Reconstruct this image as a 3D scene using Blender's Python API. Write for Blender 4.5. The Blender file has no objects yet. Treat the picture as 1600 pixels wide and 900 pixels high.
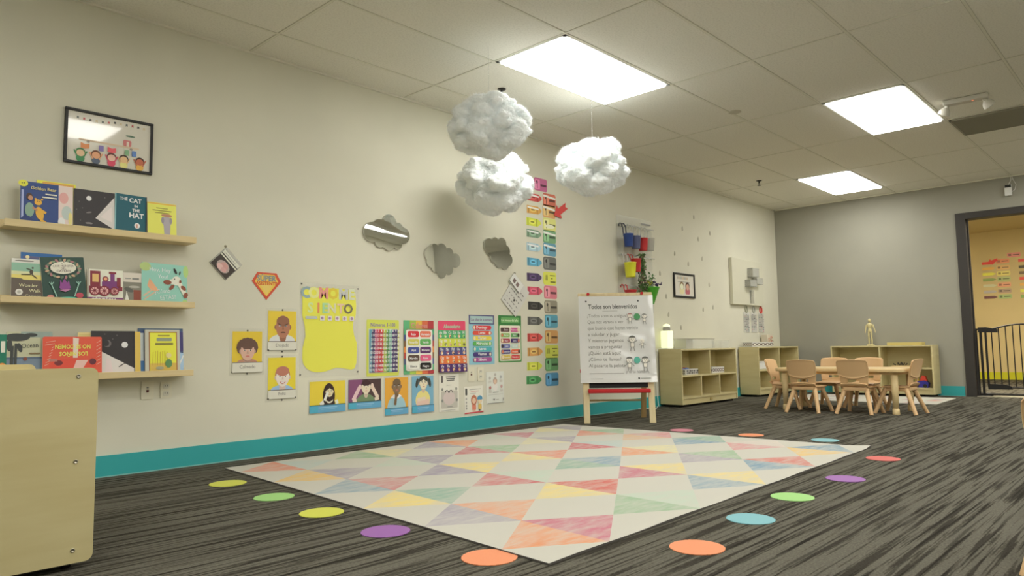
import bpy, bmesh, math, random
from mathutils import Vector, Matrix, noise
PI = math.pi
sc = bpy.context.scene
COL = sc.collection
random.seed(7)

# ------------------------------------------------------------------ camera, world, exposure
H = 2.544          # ceiling height
XW = 9.911         # far grey wall
cam_d = bpy.data.cameras.new('camera')
cam_d.sensor_width = 36.0
cam_d.lens = 36.0 * 1124.94 / 1600.0
cam_d.clip_start = 0.02
cam = bpy.data.objects.new('camera', cam_d)
COL.objects.link(cam)
_r = Vector((0.68826859, -0.72529828, -0.01512437))
_u = Vector((-0.05045915, -0.06865978, 0.99636324))
_f = Vector((0.72369899, 0.68500236, 0.08385431))
M = Matrix((_r, _u, -_f)).transposed().to_4x4()
M.translation = Vector((0.0, -4.2331, 0.6433))
cam.matrix_world = M
sc.camera = cam
sc.view_settings.view_transform = 'Standard'
sc.view_settings.look = 'None'
sc.view_settings.exposure = 0.0
sc.view_settings.gamma = 1.0
sc.view_settings.use_curve_mapping = False
wd = bpy.data.worlds.new('world'); sc.world = wd
wd.use_nodes = True
wd.node_tree.nodes['Background'].inputs[0].default_value = (0.9, 0.92, 1.0, 1)
wd.node_tree.nodes['Background'].inputs[1].default_value = 0.02
PANEL_STRENGTH = 13.2
PANEL_COLOR = (1.0, 0.985, 0.93, 1)

# ------------------------------------------------------------------ materials
def lin(c):
    c = c / 255.0
    return c / 12.92 if c <= 0.04045 else ((c + 0.055) / 1.055) ** 2.4
def srgb(r, g, b): return (lin(r), lin(g), lin(b))
def pc(r, g, b, k=0.70):        # print or plastic colour from its lit look, greyed to carry lens haze
    c = [lin(v) / k for v in (r, g, b)]; g_ = sum(c) / 3
    return tuple(min(0.88, max(0.006, 0.93 * v + 0.07 * g_)) for v in c)
MATS = {}
def mat(name, col, rough=0.6, metal=0.0, coat=0.0, emit=0.0, spec=0.4, sss=0.0):
    if name in MATS: return MATS[name]
    m = bpy.data.materials.new(name); m.use_nodes = True
    b = m.node_tree.nodes['Principled BSDF']
    b.inputs['Base Color'].default_value = (*col, 1)
    b.inputs['Roughness'].default_value = rough
    b.inputs['Metallic'].default_value = metal
    b.inputs['Specular IOR Level'].default_value = spec
    b.inputs['Coat Weight'].default_value = coat
    if emit:
        b.inputs['Emission Color'].default_value = (*col, 1)
        b.inputs['Emission Strength'].default_value = emit
    if sss:
        b.inputs['Subsurface Weight'].default_value = sss
        b.inputs['Subsurface Radius'].default_value = (0.1, 0.1, 0.1)
        b.inputs['Subsurface Scale'].default_value = 0.4
    m.diffuse_color = (*col, 1)
    MATS[name] = m
    return m
def ink(r, g, b, k=0.70):
    return mat('ink_%d_%d_%d' % (r, g, b), pc(r, g, b, k), 0.45)
def nodes_of(m): return m.node_tree.nodes, m.node_tree.links
def coords(nt, scale, kind='Object', rot=(0, 0, 0)):
    tc = nt.nodes.new('ShaderNodeTexCoord'); mp = nt.nodes.new('ShaderNodeMapping')
    mp.inputs['Scale'].default_value = scale; mp.inputs['Rotation'].default_value = rot
    nt.links.new(tc.outputs[kind], mp.inputs['Vector'])
    return mp.outputs['Vector']
def nz(nt, vec, scale, detail=2, rough=0.5):
    n = nt.nodes.new('ShaderNodeTexNoise')
    n.inputs['Scale'].default_value = scale; n.inputs['Detail'].default_value = detail
    n.inputs['Roughness'].default_value = rough
    nt.links.new(vec, n.inputs['Vector'])
    return n.outputs['Fac']
def ramp(nt, fac, stops, interp='LINEAR'):
    r = nt.nodes.new('ShaderNodeValToRGB'); r.color_ramp.interpolation = interp
    els = r.color_ramp.elements
    while len(els) < len(stops): els.new(0.5)
    for e, (p, c) in zip(els, stops):
        e.position = p; e.color = (*c, 1) if len(c) == 3 else c
    nt.links.new(fac, r.inputs['Fac'])
    return r.outputs['Color']
def mixc(nt, fac, a, b, mode='MIX'):
    n = nt.nodes.new('ShaderNodeMix'); n.data_type = 'RGBA'; n.blend_type = mode
    for sock, v in ((n.inputs[0], fac), (n.inputs[6], a), (n.inputs[7], b)):
        if hasattr(v, 'links') or isinstance(v, bpy.types.NodeSocket): nt.links.new(v, sock)
        elif isinstance(v, (int, float)): sock.default_value = v
        else: sock.default_value = (*v, 1)
    return n.outputs[2]
def bump(nt, fac, strength, dist=0.002):
    b = nt.nodes.new('ShaderNodeBump'); b.inputs['Strength'].default_value = strength
    b.inputs['Distance'].default_value = dist
    nt.links.new(fac, b.inputs['Height'])
    nt.links.new(b.outputs['Normal'], nt.nodes['Principled BSDF'].inputs['Normal'])
def paint(name, col, rough=0.75, var=0.05):
    m = mat(name, col, rough, spec=0.25); nt = m.node_tree
    v = coords(nt, (1, 1, 1))
    n = nz(nt, v, 1.3, 3)
    c = ramp(nt, n, [(0.3, tuple(x * (1 - var) for x in col)), (0.7, tuple(min(1, x * (1 + var)) for x in col))])
    nt.links.new(c, nt.nodes['Principled BSDF'].inputs['Base Color'])
    bump(nt, nz(nt, v, 220, 2), 0.12, 0.001)
    return m
def wood(name, a, b, scale=(2, 18, 18), rough=0.45, coat=0.1):
    m = mat(name, a, rough, coat=coat); nt = m.node_tree
    n = nz(nt, coords(nt, scale), 2.2, 4)
    nt.links.new(ramp(nt, n, [(0.35, a), (0.68, b)]), nt.nodes['Principled BSDF'].inputs['Base Color'])
    return m
M_cream = paint('cream_wall_paint', (0.735, 0.715, 0.59))
M_grey = paint('grey_wall_paint', (0.355, 0.345, 0.285))
M_tan = paint('tan_wall_paint', (0.70, 0.575, 0.30))
M_teal = paint('teal_paint', (0.05, 0.42, 0.43), 0.55)
M_lime = paint('lime_paint', (0.62, 0.62, 0.03), 0.55)
M_maple = wood('pale_maple_laminate', srgb(204, 190, 140), srgb(212, 200, 152), (1.2, 1.2, 9), 0.5)
M_maple_h = wood('pale_maple_shelf', srgb(218, 196, 146), srgb(228, 208, 160), (2, 20, 20), 0.5)
M_pine = wood('pine_wood', srgb(222, 204, 158), srgb(232, 216, 174), (16, 16, 2))
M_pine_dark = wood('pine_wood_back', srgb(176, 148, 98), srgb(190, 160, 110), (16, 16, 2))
M_white = mat('white_plastic', (0.80, 0.80, 0.76), 0.4)
M_paper = mat('white_paper', (0.70, 0.69, 0.64), 0.45)
M_black = mat('black_plastic', (0.02, 0.02, 0.02), 0.45)
M_blackmetal = mat('black_metal', (0.018, 0.017, 0.016), 0.4)
M_bronze = mat('dark_bronze_door_frame', (0.045, 0.04, 0.036), 0.5)
M_red = mat('red_plastic', (0.55, 0.02, 0.025), 0.4)
M_beige = mat('beige_moulded_plastic', srgb(228, 190, 142), 0.42)
M_tabletop = mat('pale_maple_tabletop', srgb(228, 200, 148), 0.35)
M_tableleg = mat('cream_plastic_leg', srgb(226, 202, 152), 0.4)
M_steel = mat('steel', (0.5, 0.47, 0.38), 0.35, metal=1.0)
M_mirror = mat('acrylic_mirror', (0.86, 0.87, 0.84), 0.03, metal=1.0)
M_dark = mat('dark_recess', (0.015, 0.014, 0.012), 0.9)

def carpet():
    m = mat('striped_carpet', (0.12, 0.11, 0.09), 0.95, spec=0.05); nt = m.node_tree
    base = coords(nt, (1.0, 1.0, 1.0))
    def strip(sx, sy, sc_, det=1.5):
        mp = nt.nodes.new('ShaderNodeMapping'); mp.inputs['Scale'].default_value = (sx, sy, 1)
        nt.links.new(base, mp.inputs['Vector'])
        return nz(nt, mp.outputs['Vector'], sc_, det, 0.55)
    light, mid, dark = (0.138, 0.130, 0.103), (0.086, 0.080, 0.062), (0.050, 0.045, 0.035)
    def math_(op, x, y):
        n = nt.nodes.new('ShaderNodeMath'); n.operation = op
        for k, v in ((0, x), (1, y)):
            if isinstance(v, (int, float)): n.inputs[k].default_value = v
            else: nt.links.new(v, n.inputs[k])
        return n.outputs[0]
    jag = math_('MULTIPLY', math_('SUBTRACT', strip(34, 120, 1.0, 1), 0.5), 0.10)      # ragged tuft edges
    a = ramp(nt, math_('ADD', strip(1.15, 37, 1.0, 2), jag), [(0.43, dark), (0.445, mid), (0.47, mid), (0.488, light)])
    b = ramp(nt, math_('ADD', strip(2.0, 80, 1.0, 1), jag), [(0.385, (0.50, 0.50, 0.50)), (0.40, (0.74, 0.74, 0.74)), (0.43, (0.78, 0.78, 0.78)), (0.445, (1, 1, 1))])
    c = mixc(nt, 0.95, a, b, 'MULTIPLY')
    g = ramp(nt, strip(110, 150, 1.0, 1), [(0.3, (0.76, 0.76, 0.76)), (0.7, (1.16, 1.16, 1.16))])
    c = mixc(nt, 0.9, c, g, 'MULTIPLY')
    # patches where the stripes fade into plain pile
    p = ramp(nt, strip(1.1, 6.0, 1.0, 2), [(0.60, (0, 0, 0)), (0.66, (0.6, 0.6, 0.6))])
    c = mixc(nt, p, c, (0.118, 0.110, 0.088))
    nt.links.new(c, nt.nodes['Principled BSDF'].inputs['Base Color'])
    bump(nt, strip(260, 260, 1.0, 2), 0.6, 0.004)
    return m
M_carpet = carpet()
def ceil_tile():
    m = mat('acoustic_ceiling_tile', (0.86, 0.835, 0.74), 0.9, spec=0.1); nt = m.node_tree
    v = coords(nt, (1, 1, 1))
    c = ramp(nt, nz(nt, v, 90, 3, 0.7), [(0.36, (0.78, 0.755, 0.665)), (0.5, (0.86, 0.835, 0.74)), (0.72, (0.89, 0.865, 0.77))])
    nt.links.new(c, nt.nodes['Principled BSDF'].inputs['Base Color'])
    bump(nt, nz(nt, v, 160, 3, 0.7), 0.35, 0.002)
    return m
M_tile = ceil_tile()
M_tbar = mat('ceiling_grid_metal', (0.80, 0.78, 0.66), 0.6)
def cotton():
    m = mat('cotton_batting', (0.87, 0.92, 0.935), 1.0, spec=0.0, sss=1.0); nt = m.node_tree
    b = nt.nodes['Principled BSDF']; b.inputs['Subsurface Radius'].default_value = (1, 1, 1); b.inputs['Subsurface Scale'].default_value = 0.045
    bump(nt, nz(nt, coords(nt, (1, 1, 1)), 60, 6, 0.75), 0.12, 0.01)
    return m
M_cotton = cotton()
M_fibre = mat('cotton_fibre', (0.88, 0.91, 0.91), 1.0, spec=0.0)
def clear(name, tint=(1, 1, 1), opac=0.16, rough=0.12):
    m = bpy.data.materials.new(name); m.use_nodes = True; nt = m.node_tree
    b = nt.nodes['Principled BSDF']; b.inputs['Base Color'].default_value = (*tint, 1)
    b.inputs['Roughness'].default_value = rough
    t = nt.nodes.new('ShaderNodeBsdfTransparent'); mx = nt.nodes.new('ShaderNodeMixShader')
    mx.inputs[0].default_value = opac
    nt.links.new(t.outputs[0], mx.inputs[1]); nt.links.new(b.outputs[0], mx.inputs[2])
    nt.links.new(mx.outputs[0], nt.nodes['Material Output'].inputs['Surface'])
    MATS[name] = m
    return m
M_clear = clear('clear_acrylic', (0.8, 0.82, 0.78), 0.16)
M_clear2 = clear('frosted_acrylic', (0.72, 0.72, 0.66), 0.40)
M_lam = clear('clear_laminate', (0.85, 0.85, 0.80), 0.08, 0.25)
def emis(name, col, s):
    m = bpy.data.materials.new(name); m.use_nodes = True; nt = m.node_tree
    b = nt.nodes['Principled BSDF']; b.inputs['Base Color'].default_value = (0.8, 0.8, 0.8, 1)
    b.inputs['Emission Color'].default_value = col; b.inputs['Emission Strength'].default_value = s
    MATS[name] = m
    return m
M_panel = emis('lit_diffuser', PANEL_COLOR, PANEL_STRENGTH)
M_lantern = emis('lit_lantern_shade', (0.93, 1.0, 0.52, 1), 0.75)
M_led = emis('red_led', (1.0, 0.12, 0.03, 1), 3.0)

# ------------------------------------------------------------------ mesh builder
class MB:
    def __init__(s): s.v = []; s.f = []; s.mi = []; s.ms = []; s.sm = []
    def slot(s, m):
        if m not in s.ms: s.ms.append(m)
        return s.ms.index(m)
    def add(s, vs, fs, m, smooth=False):
        o = len(s.v); k = s.slot(m)
        s.v += [tuple(p) for p in vs]
        for f in fs: s.f.append(tuple(i + o for i in f)); s.mi.append(k); s.sm.append(smooth)
        return s
    def box(s, x0, x1, y0, y1, z0, z1, m):
        x0, x1 = min(x0, x1), max(x0, x1); y0, y1 = min(y0, y1), max(y0, y1); z0, z1 = min(z0, z1), max(z0, z1)
        vs = [(x, y, z) for z in (z0, z1) for y in (y0, y1) for x in (x0, x1)]
        return s.add(vs, [(0, 2, 3, 1), (4, 5, 7, 6), (0, 1, 5, 4), (2, 6, 7, 3), (0, 4, 6, 2), (1, 3, 7, 5)], m)
    def bar(s, p0, p1, w, d, m, up=(0, 0, 1)):       # rectangular bar between two points
        p0, p1 = Vector(p0), Vector(p1); t = (p1 - p0).normalized()
        a = t.cross(Vector(up))
        if a.length < 1e-4: a = t.cross(Vector((0, 1, 0)))
        a.normalize(); b = a.cross(t)
        vs = [p + a * (sx * w / 2) + b * (sy * d / 2) for p in (p0, p1) for sx, sy in ((-1, -1), (1, -1), (1, 1), (-1, 1))]
        return s.add(vs, [(0, 1, 2, 3), (7, 6, 5, 4), (0, 4, 5, 1), (1, 5, 6, 2), (2, 6, 7, 3), (3, 7, 4, 0)], m)
    def tube(s, pts, r, m, n=10, caps=True):
        P = [Vector(p) for p in pts]; R = r if isinstance(r, (list, tuple)) else [r] * len(P)
        vs = []; fs = []; prev = None
        for i, p in enumerate(P):
            t = (P[min(i + 1, len(P) - 1)] - P[max(i - 1, 0)]).normalized()
            if prev is None:
                a = t.orthogonal().normalized()
            else:
                a = (prev - t * prev.dot(t))
                a = a.normalized() if a.length > 1e-6 else t.orthogonal().normalized()
            prev = a; b = t.cross(a)
            for k in range(n):
                q = 2 * PI * k / n
                vs.append(p + (a * math.cos(q) + b * math.sin(q)) * R[i])
        for i in range(len(P) - 1):
            for k in range(n):
                fs.append((i * n + k, i * n + (k + 1) % n, (i + 1) * n + (k + 1) % n, (i + 1) * n + k))
        s.add(vs, fs, m, True)
        if caps:
            o = len(P) - 1
            s.add(vs[:n], [tuple(range(n))[::-1]], m); s.add(vs[o * n:], [tuple(range(n))], m)
        return s
    def lathe(s, prof, m, c=(0, 0, 0), n=24, sx=1, sy=1, smooth=True):
        vs = []; fs = []
        for r, z in prof:
            for k in range(n):
                q = 2 * PI * k / n
                vs.append((c[0] + r * sx * math.cos(q), c[1] + r * sy * math.sin(q), c[2] + z))
        for i in range(len(prof) - 1):
            for k in range(n):
                fs.append((i * n + k, i * n + (k + 1) % n, (i + 1) * n + (k + 1) % n, (i + 1) * n + k))
        return s.add(vs, fs, m, smooth)
    def prism(s, poly, y0, y1, m, mside=None):       # XZ outline (counter clockwise), front face at y0
        n = len(poly)
        vs = [(x, y0, z) for x, z in poly] + [(x, y1, z) for x, z in poly]
        s.add(vs, [tuple(range(n))], m)
        s.add(vs, [tuple(range(2 * n - 1, n - 1, -1))] + [(i, i + n, (i + 1) % n + n, (i + 1) % n) for i in range(n)], mside or m)
        return s
    def slab(s, poly, z0, z1, m):                    # XY outline
        n = len(poly)
        vs = [(x, y, z0) for x, y in poly] + [(x, y, z1) for x, y in poly]
        return s.add(vs, [tuple(range(n))[::-1], tuple(range(n, 2 * n))] + [(i, (i + 1) % n, (i + 1) % n + n, i + n) for i in range(n)], m)
    def grid(s, fn, nu, nv, m, skip=None, smooth=True):
        vs = [fn(i / nu, j / nv) for j in range(nv + 1) for i in range(nu + 1)]
        fs = [(j * (nu + 1) + i, j * (nu + 1) + i + 1, (j + 1) * (nu + 1) + i + 1, (j + 1) * (nu + 1) + i)
              for j in range(nv) for i in range(nu) if not (skip and skip(i, j))]
        return s.add(vs, fs, m, smooth)
    def build(s, name, parent=None, bevel=0.0, solid=0.0, sub=0, loc=(0, 0, 0), rot=(0, 0, 0), segs=2):
        me = bpy.data.meshes.new(name)
        me.from_pydata(s.v, [], s.f)
        for m in s.ms: me.materials.append(m)
        me.polygons.foreach_set('material_index', s.mi)
        me.polygons.foreach_set('use_smooth', s.sm)
        me.update()
        o = bpy.data.objects.new(name, me); COL.objects.link(o)
        o.location = loc; o.rotation_euler = rot
        if parent: o.parent = parent
        if solid:
            q = o.modifiers.new('solid', 'SOLIDIFY'); q.thickness = solid; q.offset = 0
        if sub:
            q = o.modifiers.new('sub', 'SUBSURF'); q.levels = sub; q.render_levels = sub
        if bevel:
            q = o.modifiers.new('bevel', 'BEVEL'); q.width = bevel; q.segments = segs
            q.limit_method = 'ANGLE'; q.angle_limit = 0.7
        return o
def tag(o, label, cat, group=None):
    o['label'] = label; o['category'] = cat
    if group: o['group'] = group
    return o
def thing(name, label, cat, loc=(0, 0, 0), rz=0.0, group=None):
    o = bpy.data.objects.new(name, None); COL.objects.link(o)
    o.empty_display_size = 0.1; o.location = loc; o.rotation_euler = (0, 0, rz)
    return tag(o, label, cat, group)
def struct(name, mb, **k):
    o = mb.build(name, **k); o['kind'] = 'structure'; return o
def dup(root, loc, rz=None, label=None):
    r = root.copy(); COL.objects.link(r); r.location = loc
    if rz is not None: r.rotation_euler = (0, 0, rz)
    if label: r['label'] = label
    for ch in list(root.children):
        c = ch.copy(); COL.objects.link(c); c.parent = r
        for g in list(ch.children):
            d = g.copy(); COL.objects.link(d); d.parent = c
    return r

# ------------------------------------------------------------------ flat printed things
_tx = {}
def text_mesh(t, fat):
    k = (t, fat)
    if k not in _tx:
        c = bpy.data.curves.new('t', 'FONT'); c.body = t; c.resolution_u = 2; c.offset = fat
        o = bpy.data.objects.new('t', c); me = bpy.data.meshes.new_from_object(o)
        vs = [tuple(v.co[:2]) for v in me.vertices]; fs = [tuple(p.vertices) for p in me.polygons]
        bpy.data.objects.remove(o); bpy.data.meshes.remove(me); bpy.data.curves.remove(c)
        xs = [v[0] for v in vs] or [0, 1]
        _tx[k] = (vs, fs, min(xs), max(xs))
    return _tx[k]
class Art:
    """a flat print: origin at lower-left, unit = its width, front towards -Y"""
    def __init__(s, w, h, base, t=0.0012, r=0.0, side=None, grid=None, outline=None):
        s.w, s.h, s.A = w, h, h / w
        s.mb = MB(); s.y = 0.0; s.fn = None; s.step = 0.00025
        if outline: s.mb.prism([(x * w, z * w) for x, z in outline], 0, t, base, side)
        elif grid:
            s.mb.grid(lambda a, b: (a * w, 0, b * h), grid[0], grid[1], base)
        else:
            s.mb.prism([(x * w, z * w) for x, z in s.rr(0, 0, 1, s.A, r)], 0, t, base, side)
    def rr(s, x0, z0, x1, z1, r, n=5):
        if r <= 0: return [(x0, z0), (x1, z0), (x1, z1), (x0, z1)]
        r = min(r, (x1 - x0) / 2, (z1 - z0) / 2); p = []
        for cx, cz, a in ((x1 - r, z0 + r, -90), (x1 - r, z1 - r, 0), (x0 + r, z1 - r, 90), (x0 + r, z0 + r, 180)):
            for k in range(n + 1):
                q = math.radians(a + 90 * k / n); p.append((cx + r * math.cos(q), cz + r * math.sin(q)))
        return p
    def poly(s, pts, m):
        s.y -= s.step
        s.mb.add([(x * s.w, s.y, z * s.w) for x, z in pts], [tuple(range(len(pts)))], m); return s
    def rect(s, x0, z0, x1, z1, m, r=0): return s.poly(s.rr(x0, z0, x1, z1, r), m)
    def ell(s, cx, cz, rx, rz, m, a0=0, a1=360, rot=0, n=20):
        q = math.radians(rot); c, d = math.cos(q), math.sin(q); P = []
        for k in range(n if a1 - a0 >= 360 else n + 1):
            t = math.radians(a0 + (a1 - a0) * k / n)
            x, z = rx * math.cos(t), rz * math.sin(t); P.append((cx + x * c - z * d, cz + x * d + z * c))
        return s.poly(P, m)
    def line(s, x0, z0, x1, z1, wd, m):
        dx, dz = x1 - x0, z1 - z0; L = math.hypot(dx, dz) or 1; nx, nz_ = -dz / L * wd / 2, dx / L * wd / 2
        return s.poly([(x0 - nx, z0 - nz_), (x1 - nx, z1 - nz_), (x1 + nx, z1 + nz_), (x0 + nx, z0 + nz_)], m)
    def text(s, t, x, z, size, m, al='C', fit=None, rot=0, fat=0.0):
        vs, fs, a, b = text_mesh(t, fat); wd = max(b - a, 1e-4)
        k = size; kx = k
        if fit and wd * k > fit: kx = fit / wd
        ox = {'L': -a, 'C': -(a + b) / 2, 'R': -b}[al]
        q = math.radians(rot); c, d = math.cos(q), math.sin(q); s.y -= s.step
        P = []
        for vx, vz in vs:
            px, pz = (vx + ox) * kx, vz * k
            P.append(((x + px * c - pz * d) * s.w, s.y, (z + px * d + pz * c) * s.w))
        s.mb.add(P, fs, m); return s
    def place(s, name, x, z, y=-0.0045, rot=0, parent=None, rz=0.0, centre=True, lean=0.0, base=False):
        """rot: degrees turned in its own plane (counter clockwise as seen); x,z = centre (or bottom centre)"""
        mb = s.mb; cx, cz = s.w / 2, (s.h / 2 if centre else 0)
        q = math.radians(rot); c, d = math.cos(q), math.sin(q); out = []
        for vx, vy, vz in mb.v:
            if s.fn: vy += s.fn(vx / s.w, vz / s.w)
            vx -= cx; vz -= cz
            out.append((vx * c - vz * d, vy, vx * d + vz * c))
        mb.v = out
        return mb.build(name, parent, loc=(x, y, z), rot=(-lean, 0, rz))

# ------------------------------------------------------------------ the room
XB, YR, XO = -3.2, -7.6, 14.5       # back wall, right wall, wall of the next room
struct('floor', MB().box(XB - 0.1, XO + 0.1, YR - 0.1, 0.1, -0.1, 0.0, M_carpet))
struct('ceiling', MB().box(XB - 0.1, XW + 0.14, YR - 0.1, 0.1, H, H + 0.1, M_tile))
struct('wall_left', MB().box(XB - 0.1, XW + 0.14, 0, 0.12, 0, H, M_cream))
DY0, DY1, DZ = -2.27, -3.27, 2.135   # door opening
g = MB()
g.box(XW, XW + 0.14, DY0, 0, 0, H, M_grey)
g.box(XW, XW + 0.14, DY1, DY0, DZ, H, M_grey)
g.box(XW, XW + 0.14, YR - 0.1, DY1, 0, H, M_grey)
struct('wall_far', g)
struct('wall_right', MB().box(XB - 0.1, XW + 0.14, YR - 0.12, YR, 0, H, M_cream))
struct('wall_back', MB().box(XB - 0.12, XB, YR - 0.1, 0.1, 0, H, M_cream))
b = MB(); b.box(XB, XW, -0.012, 0, 0.0, 0.112, M_teal)
b.box(XB, XW, -0.0135, 0, 0.0, 0.006, mat('baseboard_edge', (0.25, 0.55, 0.52), 0.5))
struct('baseboard_left', b)
b = MB(); b.box(XW - 0.012, XW, -2.205, -0.012, 0, 0.118, M_teal)
b.box(XW - 0.0135, XW, -2.205, -0.012, 0, 0.006, MATS['baseboard_edge'])
b.box(XW - 0.012, XW, YR, -3.34, 0, 0.118, M_teal)
struct('baseboard_far', b)
d = MB()      # steel door frame, both faces of the wall and the reveal
for xa, xb_ in ((XW - 0.018, XW + 0.002), (XW + 0.138, XW + 0.158)):
    d.box(xa, xb_, -2.325, -2.222, 0, 2.178, M_bronze)
    d.box(xa, xb_, -3.318, -3.215, 0, 2.178, M_bronze)
    d.box(xa, xb_, -3.215, -2.325, 2.10, 2.178, M_bronze)
d.box(XW + 0.002, XW + 0.138, -2.325, DY0, 0, 2.178, M_bronze)
d.box(XW + 0.002, XW + 0.138, DY1, -3.215, 0, 2.178, M_bronze)
d.box(XW + 0.002, XW + 0.138, -3.215, -2.325, 2.10, 2.15, M_bronze)
d.box(XW + 0.05, XW + 0.075, -2.34, -2.325, 0, 2.10, M_bronze)
struct('door_1', d, bevel=0.003)
struct('trim_2', MB().box(XW - 0.01, XW + 0.15, -3.215, -2.325, 0.0, 0.008, mat('door_threshold', srgb(190, 182, 160), 0.5)))
# next room, seen through the doorway
struct('wall_next_room', MB().box(XO, XO + 0.1, -6.6, 0.6, 0, H, M_tan))
struct('wall_next_room_side', MB().box(XW + 0.14, XO, 0.5, 0.6, 0, H, M_tan).box(XW + 0.14, XO, -6.7, -6.6, 0, H, M_tan))
struct('ceiling_next_room', MB().box(XW + 0.14, XO + 0.1, -6.7, 0.6, H - 0.03, H + 0.07, mat('next_room_ceiling', (0.66, 0.55, 0.30), 0.9)))
struct('baseboard_next_room', MB().box(XO - 0.012, XO, -6.6, 0.5, 0, 0.125, M_lime))

# ceiling grid: main runners along the room every 0.61 m, cross tees every 1.22 m
g = MB(); YA, CX1 = -0.365, 3.302
def gl(i): return YA - 0.61 * (i + 1)
yy = YA
while yy > YR:
    g.box(XB, XW, yy - 0.007, yy + 0.007, H - 0.0035, H, M_tbar); yy -= 0.61
k = CX1 - 1.22 * 5
while k < XW:
    if k > XB: g.box(k - 0.007, k + 0.007, YR, 0, H - 0.003, H, M_tbar)
    k += 1.22
g.box(XB, XW, -0.02, 0, H - 0.012, H, M_tbar); g.box(XW - 0.02, XW, YR, 0, H - 0.012, H, M_tbar)
struct('trim_1', g)
# darker strips either side of the runners, painting in the tile-edge shadow
gm = mat('tile_edge_shade', (0.60, 0.58, 0.48), 0.9); g = MB(); yy = YA
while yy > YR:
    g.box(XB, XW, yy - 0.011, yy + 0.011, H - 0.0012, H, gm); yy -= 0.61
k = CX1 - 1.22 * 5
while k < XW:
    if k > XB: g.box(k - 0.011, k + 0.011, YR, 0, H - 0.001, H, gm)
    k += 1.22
struct('trim_shade_lines', g)

# lay-in light panels
def light(x0, y0, label, x1=None, y1=None, h=H):
    x1 = x1 or x0 + 1.22; y1 = y1 or y0 - 0.61
    t = thing('ceiling_light', label, 'ceiling light', ((x0 + x1) / 2, (y0 + y1) / 2, h), 0, 'lit ceiling panels')
    a, b_ = (x1 - x0) / 2 - 0.008, (y0 - y1) / 2 - 0.008
    f = MB(); w = 0.022
    f.box(-a, a, b_ - w, b_, -0.006, 0, M_white); f.box(-a, a, -b_, -b_ + w, -0.006, 0, M_white)
    f.box(-a, -a + w, -b_, b_, -0.006, 0, M_white); f.box(a - w, a, -b_, b_, -0.006, 0, M_white)
    f.build('frame', t)
    p = MB(); ax, bx = a - w, b_ - w      # shallow diffuser; its drop below the frame is added to light the ceiling
    ring = lambda e, z: [(-ax + e, -bx + e, z), (ax - e, -bx + e, z), (ax - e, bx - e, z), (-ax + e, bx - e, z)]
    v_ = ring(0, -0.001) + ring(0.0, -0.010) + ring(0.004, -0.016)
    p.add(v_, [(i + 4 * k, (i + 1) % 4 + 4 * k, (i + 1) % 4 + 4 * k + 4, i + 4 * k + 4)[::-1] for k in (0, 1) for i in range(4)] + [(11, 10, 9, 8)], M_panel)
    p.build('diffuser', t)
    return t
light(3.302, gl(0), 'large bright ceiling panel nearest the camera, above the cotton clouds')
light(5.742, gl(2), 'bright ceiling panel beside the emergency light, right of the other two')
light(8.21, -0.99, 'farthest and smallest looking ceiling panel, near the grey wall')
for n, (x, i) in enumerate([(-1.578, 0), (0.862, 2), (3.302, 4), (8.182, 4), (0.862, 6), (5.742, 6), (3.302, 8), (-1.578, 4), (8.182, 8), (5.742, 10), (0.862, 10)]):
    light(x, gl(i), 'lit ceiling panel out of frame, %s' % (
        ['behind the camera by the left wall', 'over the book ledges', 'right of the rug', 'right of the doorway',
         'behind the camera on the right', 'mirrored in the leftmost cloud mirror', 'by the right wall', 'straight above and behind the camera', 'in the far right corner', 'along the right wall', 'in the near right corner'][n]))
m_save = M_panel; M_panel = emis('lit_warm_diffuser', (1.0, 0.90, 0.72, 1), 54)
light(10.35, -1.6, 'lit ceiling panel of the next room, out of sight above the doorway', h=H - 0.03)
light(10.6, -4.0, 'lit ceiling panel of the next room, out of sight to the right', h=H - 0.03)
M_panel = m_save

# return air grille: perforated metal square in the ceiling grid
t = thing('air_vent', 'dark square air return grille in the ceiling at right edge', 'vent', (7.30, -3.11, H))
mv = mat('vent_metal', (0.30, 0.285, 0.22), 0.6); g = MB()
g.box(-0.29, 0.29, -0.29, 0.29, -0.006, -0.001, M_dark)
for i in range(30):
    x = -0.27 + i * 0.54 / 29
    g.box(x - 0.0062, x + 0.0062, -0.28, 0.28, -0.011, -0.005, mv)
g.build('grille', t)
f = MB(); a, w = 0.297, 0.018
for s_ in (-1, 1):
    f.box(-a, a, s_ * a, s_ * (a - w), -0.013, -0.001, mv); f.box(s_ * a, s_ * (a - w), -a, a, -0.013, -0.001, mv)
f.build('frame', t)

def sprinkler(x, y, label):
    t = thing('sprinkler', label, 'sprinkler', (x, y, H), 0, 'ceiling sprinklers')
    MB().lathe([(0.0, -0.001), (0.032, -0.001), (0.030, -0.006), (0.012, -0.010), (0.0, -0.010)], M_blackmetal).build('escutcheon', t)
    b = MB(); b.tube([(0, 0, -0.008), (0, 0, -0.03)], 0.009, M_blackmetal, 8)
    b.tube([(0.006, 0, -0.028), (0.017, 0, -0.04), (0.004, 0, -0.056)], 0.003, M_blackmetal, 6)
    b.tube([(-0.006, 0, -0.028), (-0.017, 0, -0.04), (-0.004, 0, -0.056)], 0.003, M_blackmetal, 6)
    b.build('body', t)
    MB().lathe([(0, -0.062), (0.02, -0.061), (0.022, -0.058), (0, -0.055)], M_blackmetal, n=12).build('deflector', t)
sprinkler(3.701, -0.657, 'dark sprinkler head poking from the ceiling above the upper cotton cloud')
sprinkler(7.959, -0.674, 'dark sprinkler head in the ceiling near the grey wall, left of the far light panel')
c = MB(); c.lathe([(0, -0.004), (0.045, -0.004), (0.052, -0.001), (0.052, 0)], mat('flush_disc_plastic', (0.56, 0.53, 0.42), 0.7), n=28)
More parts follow.
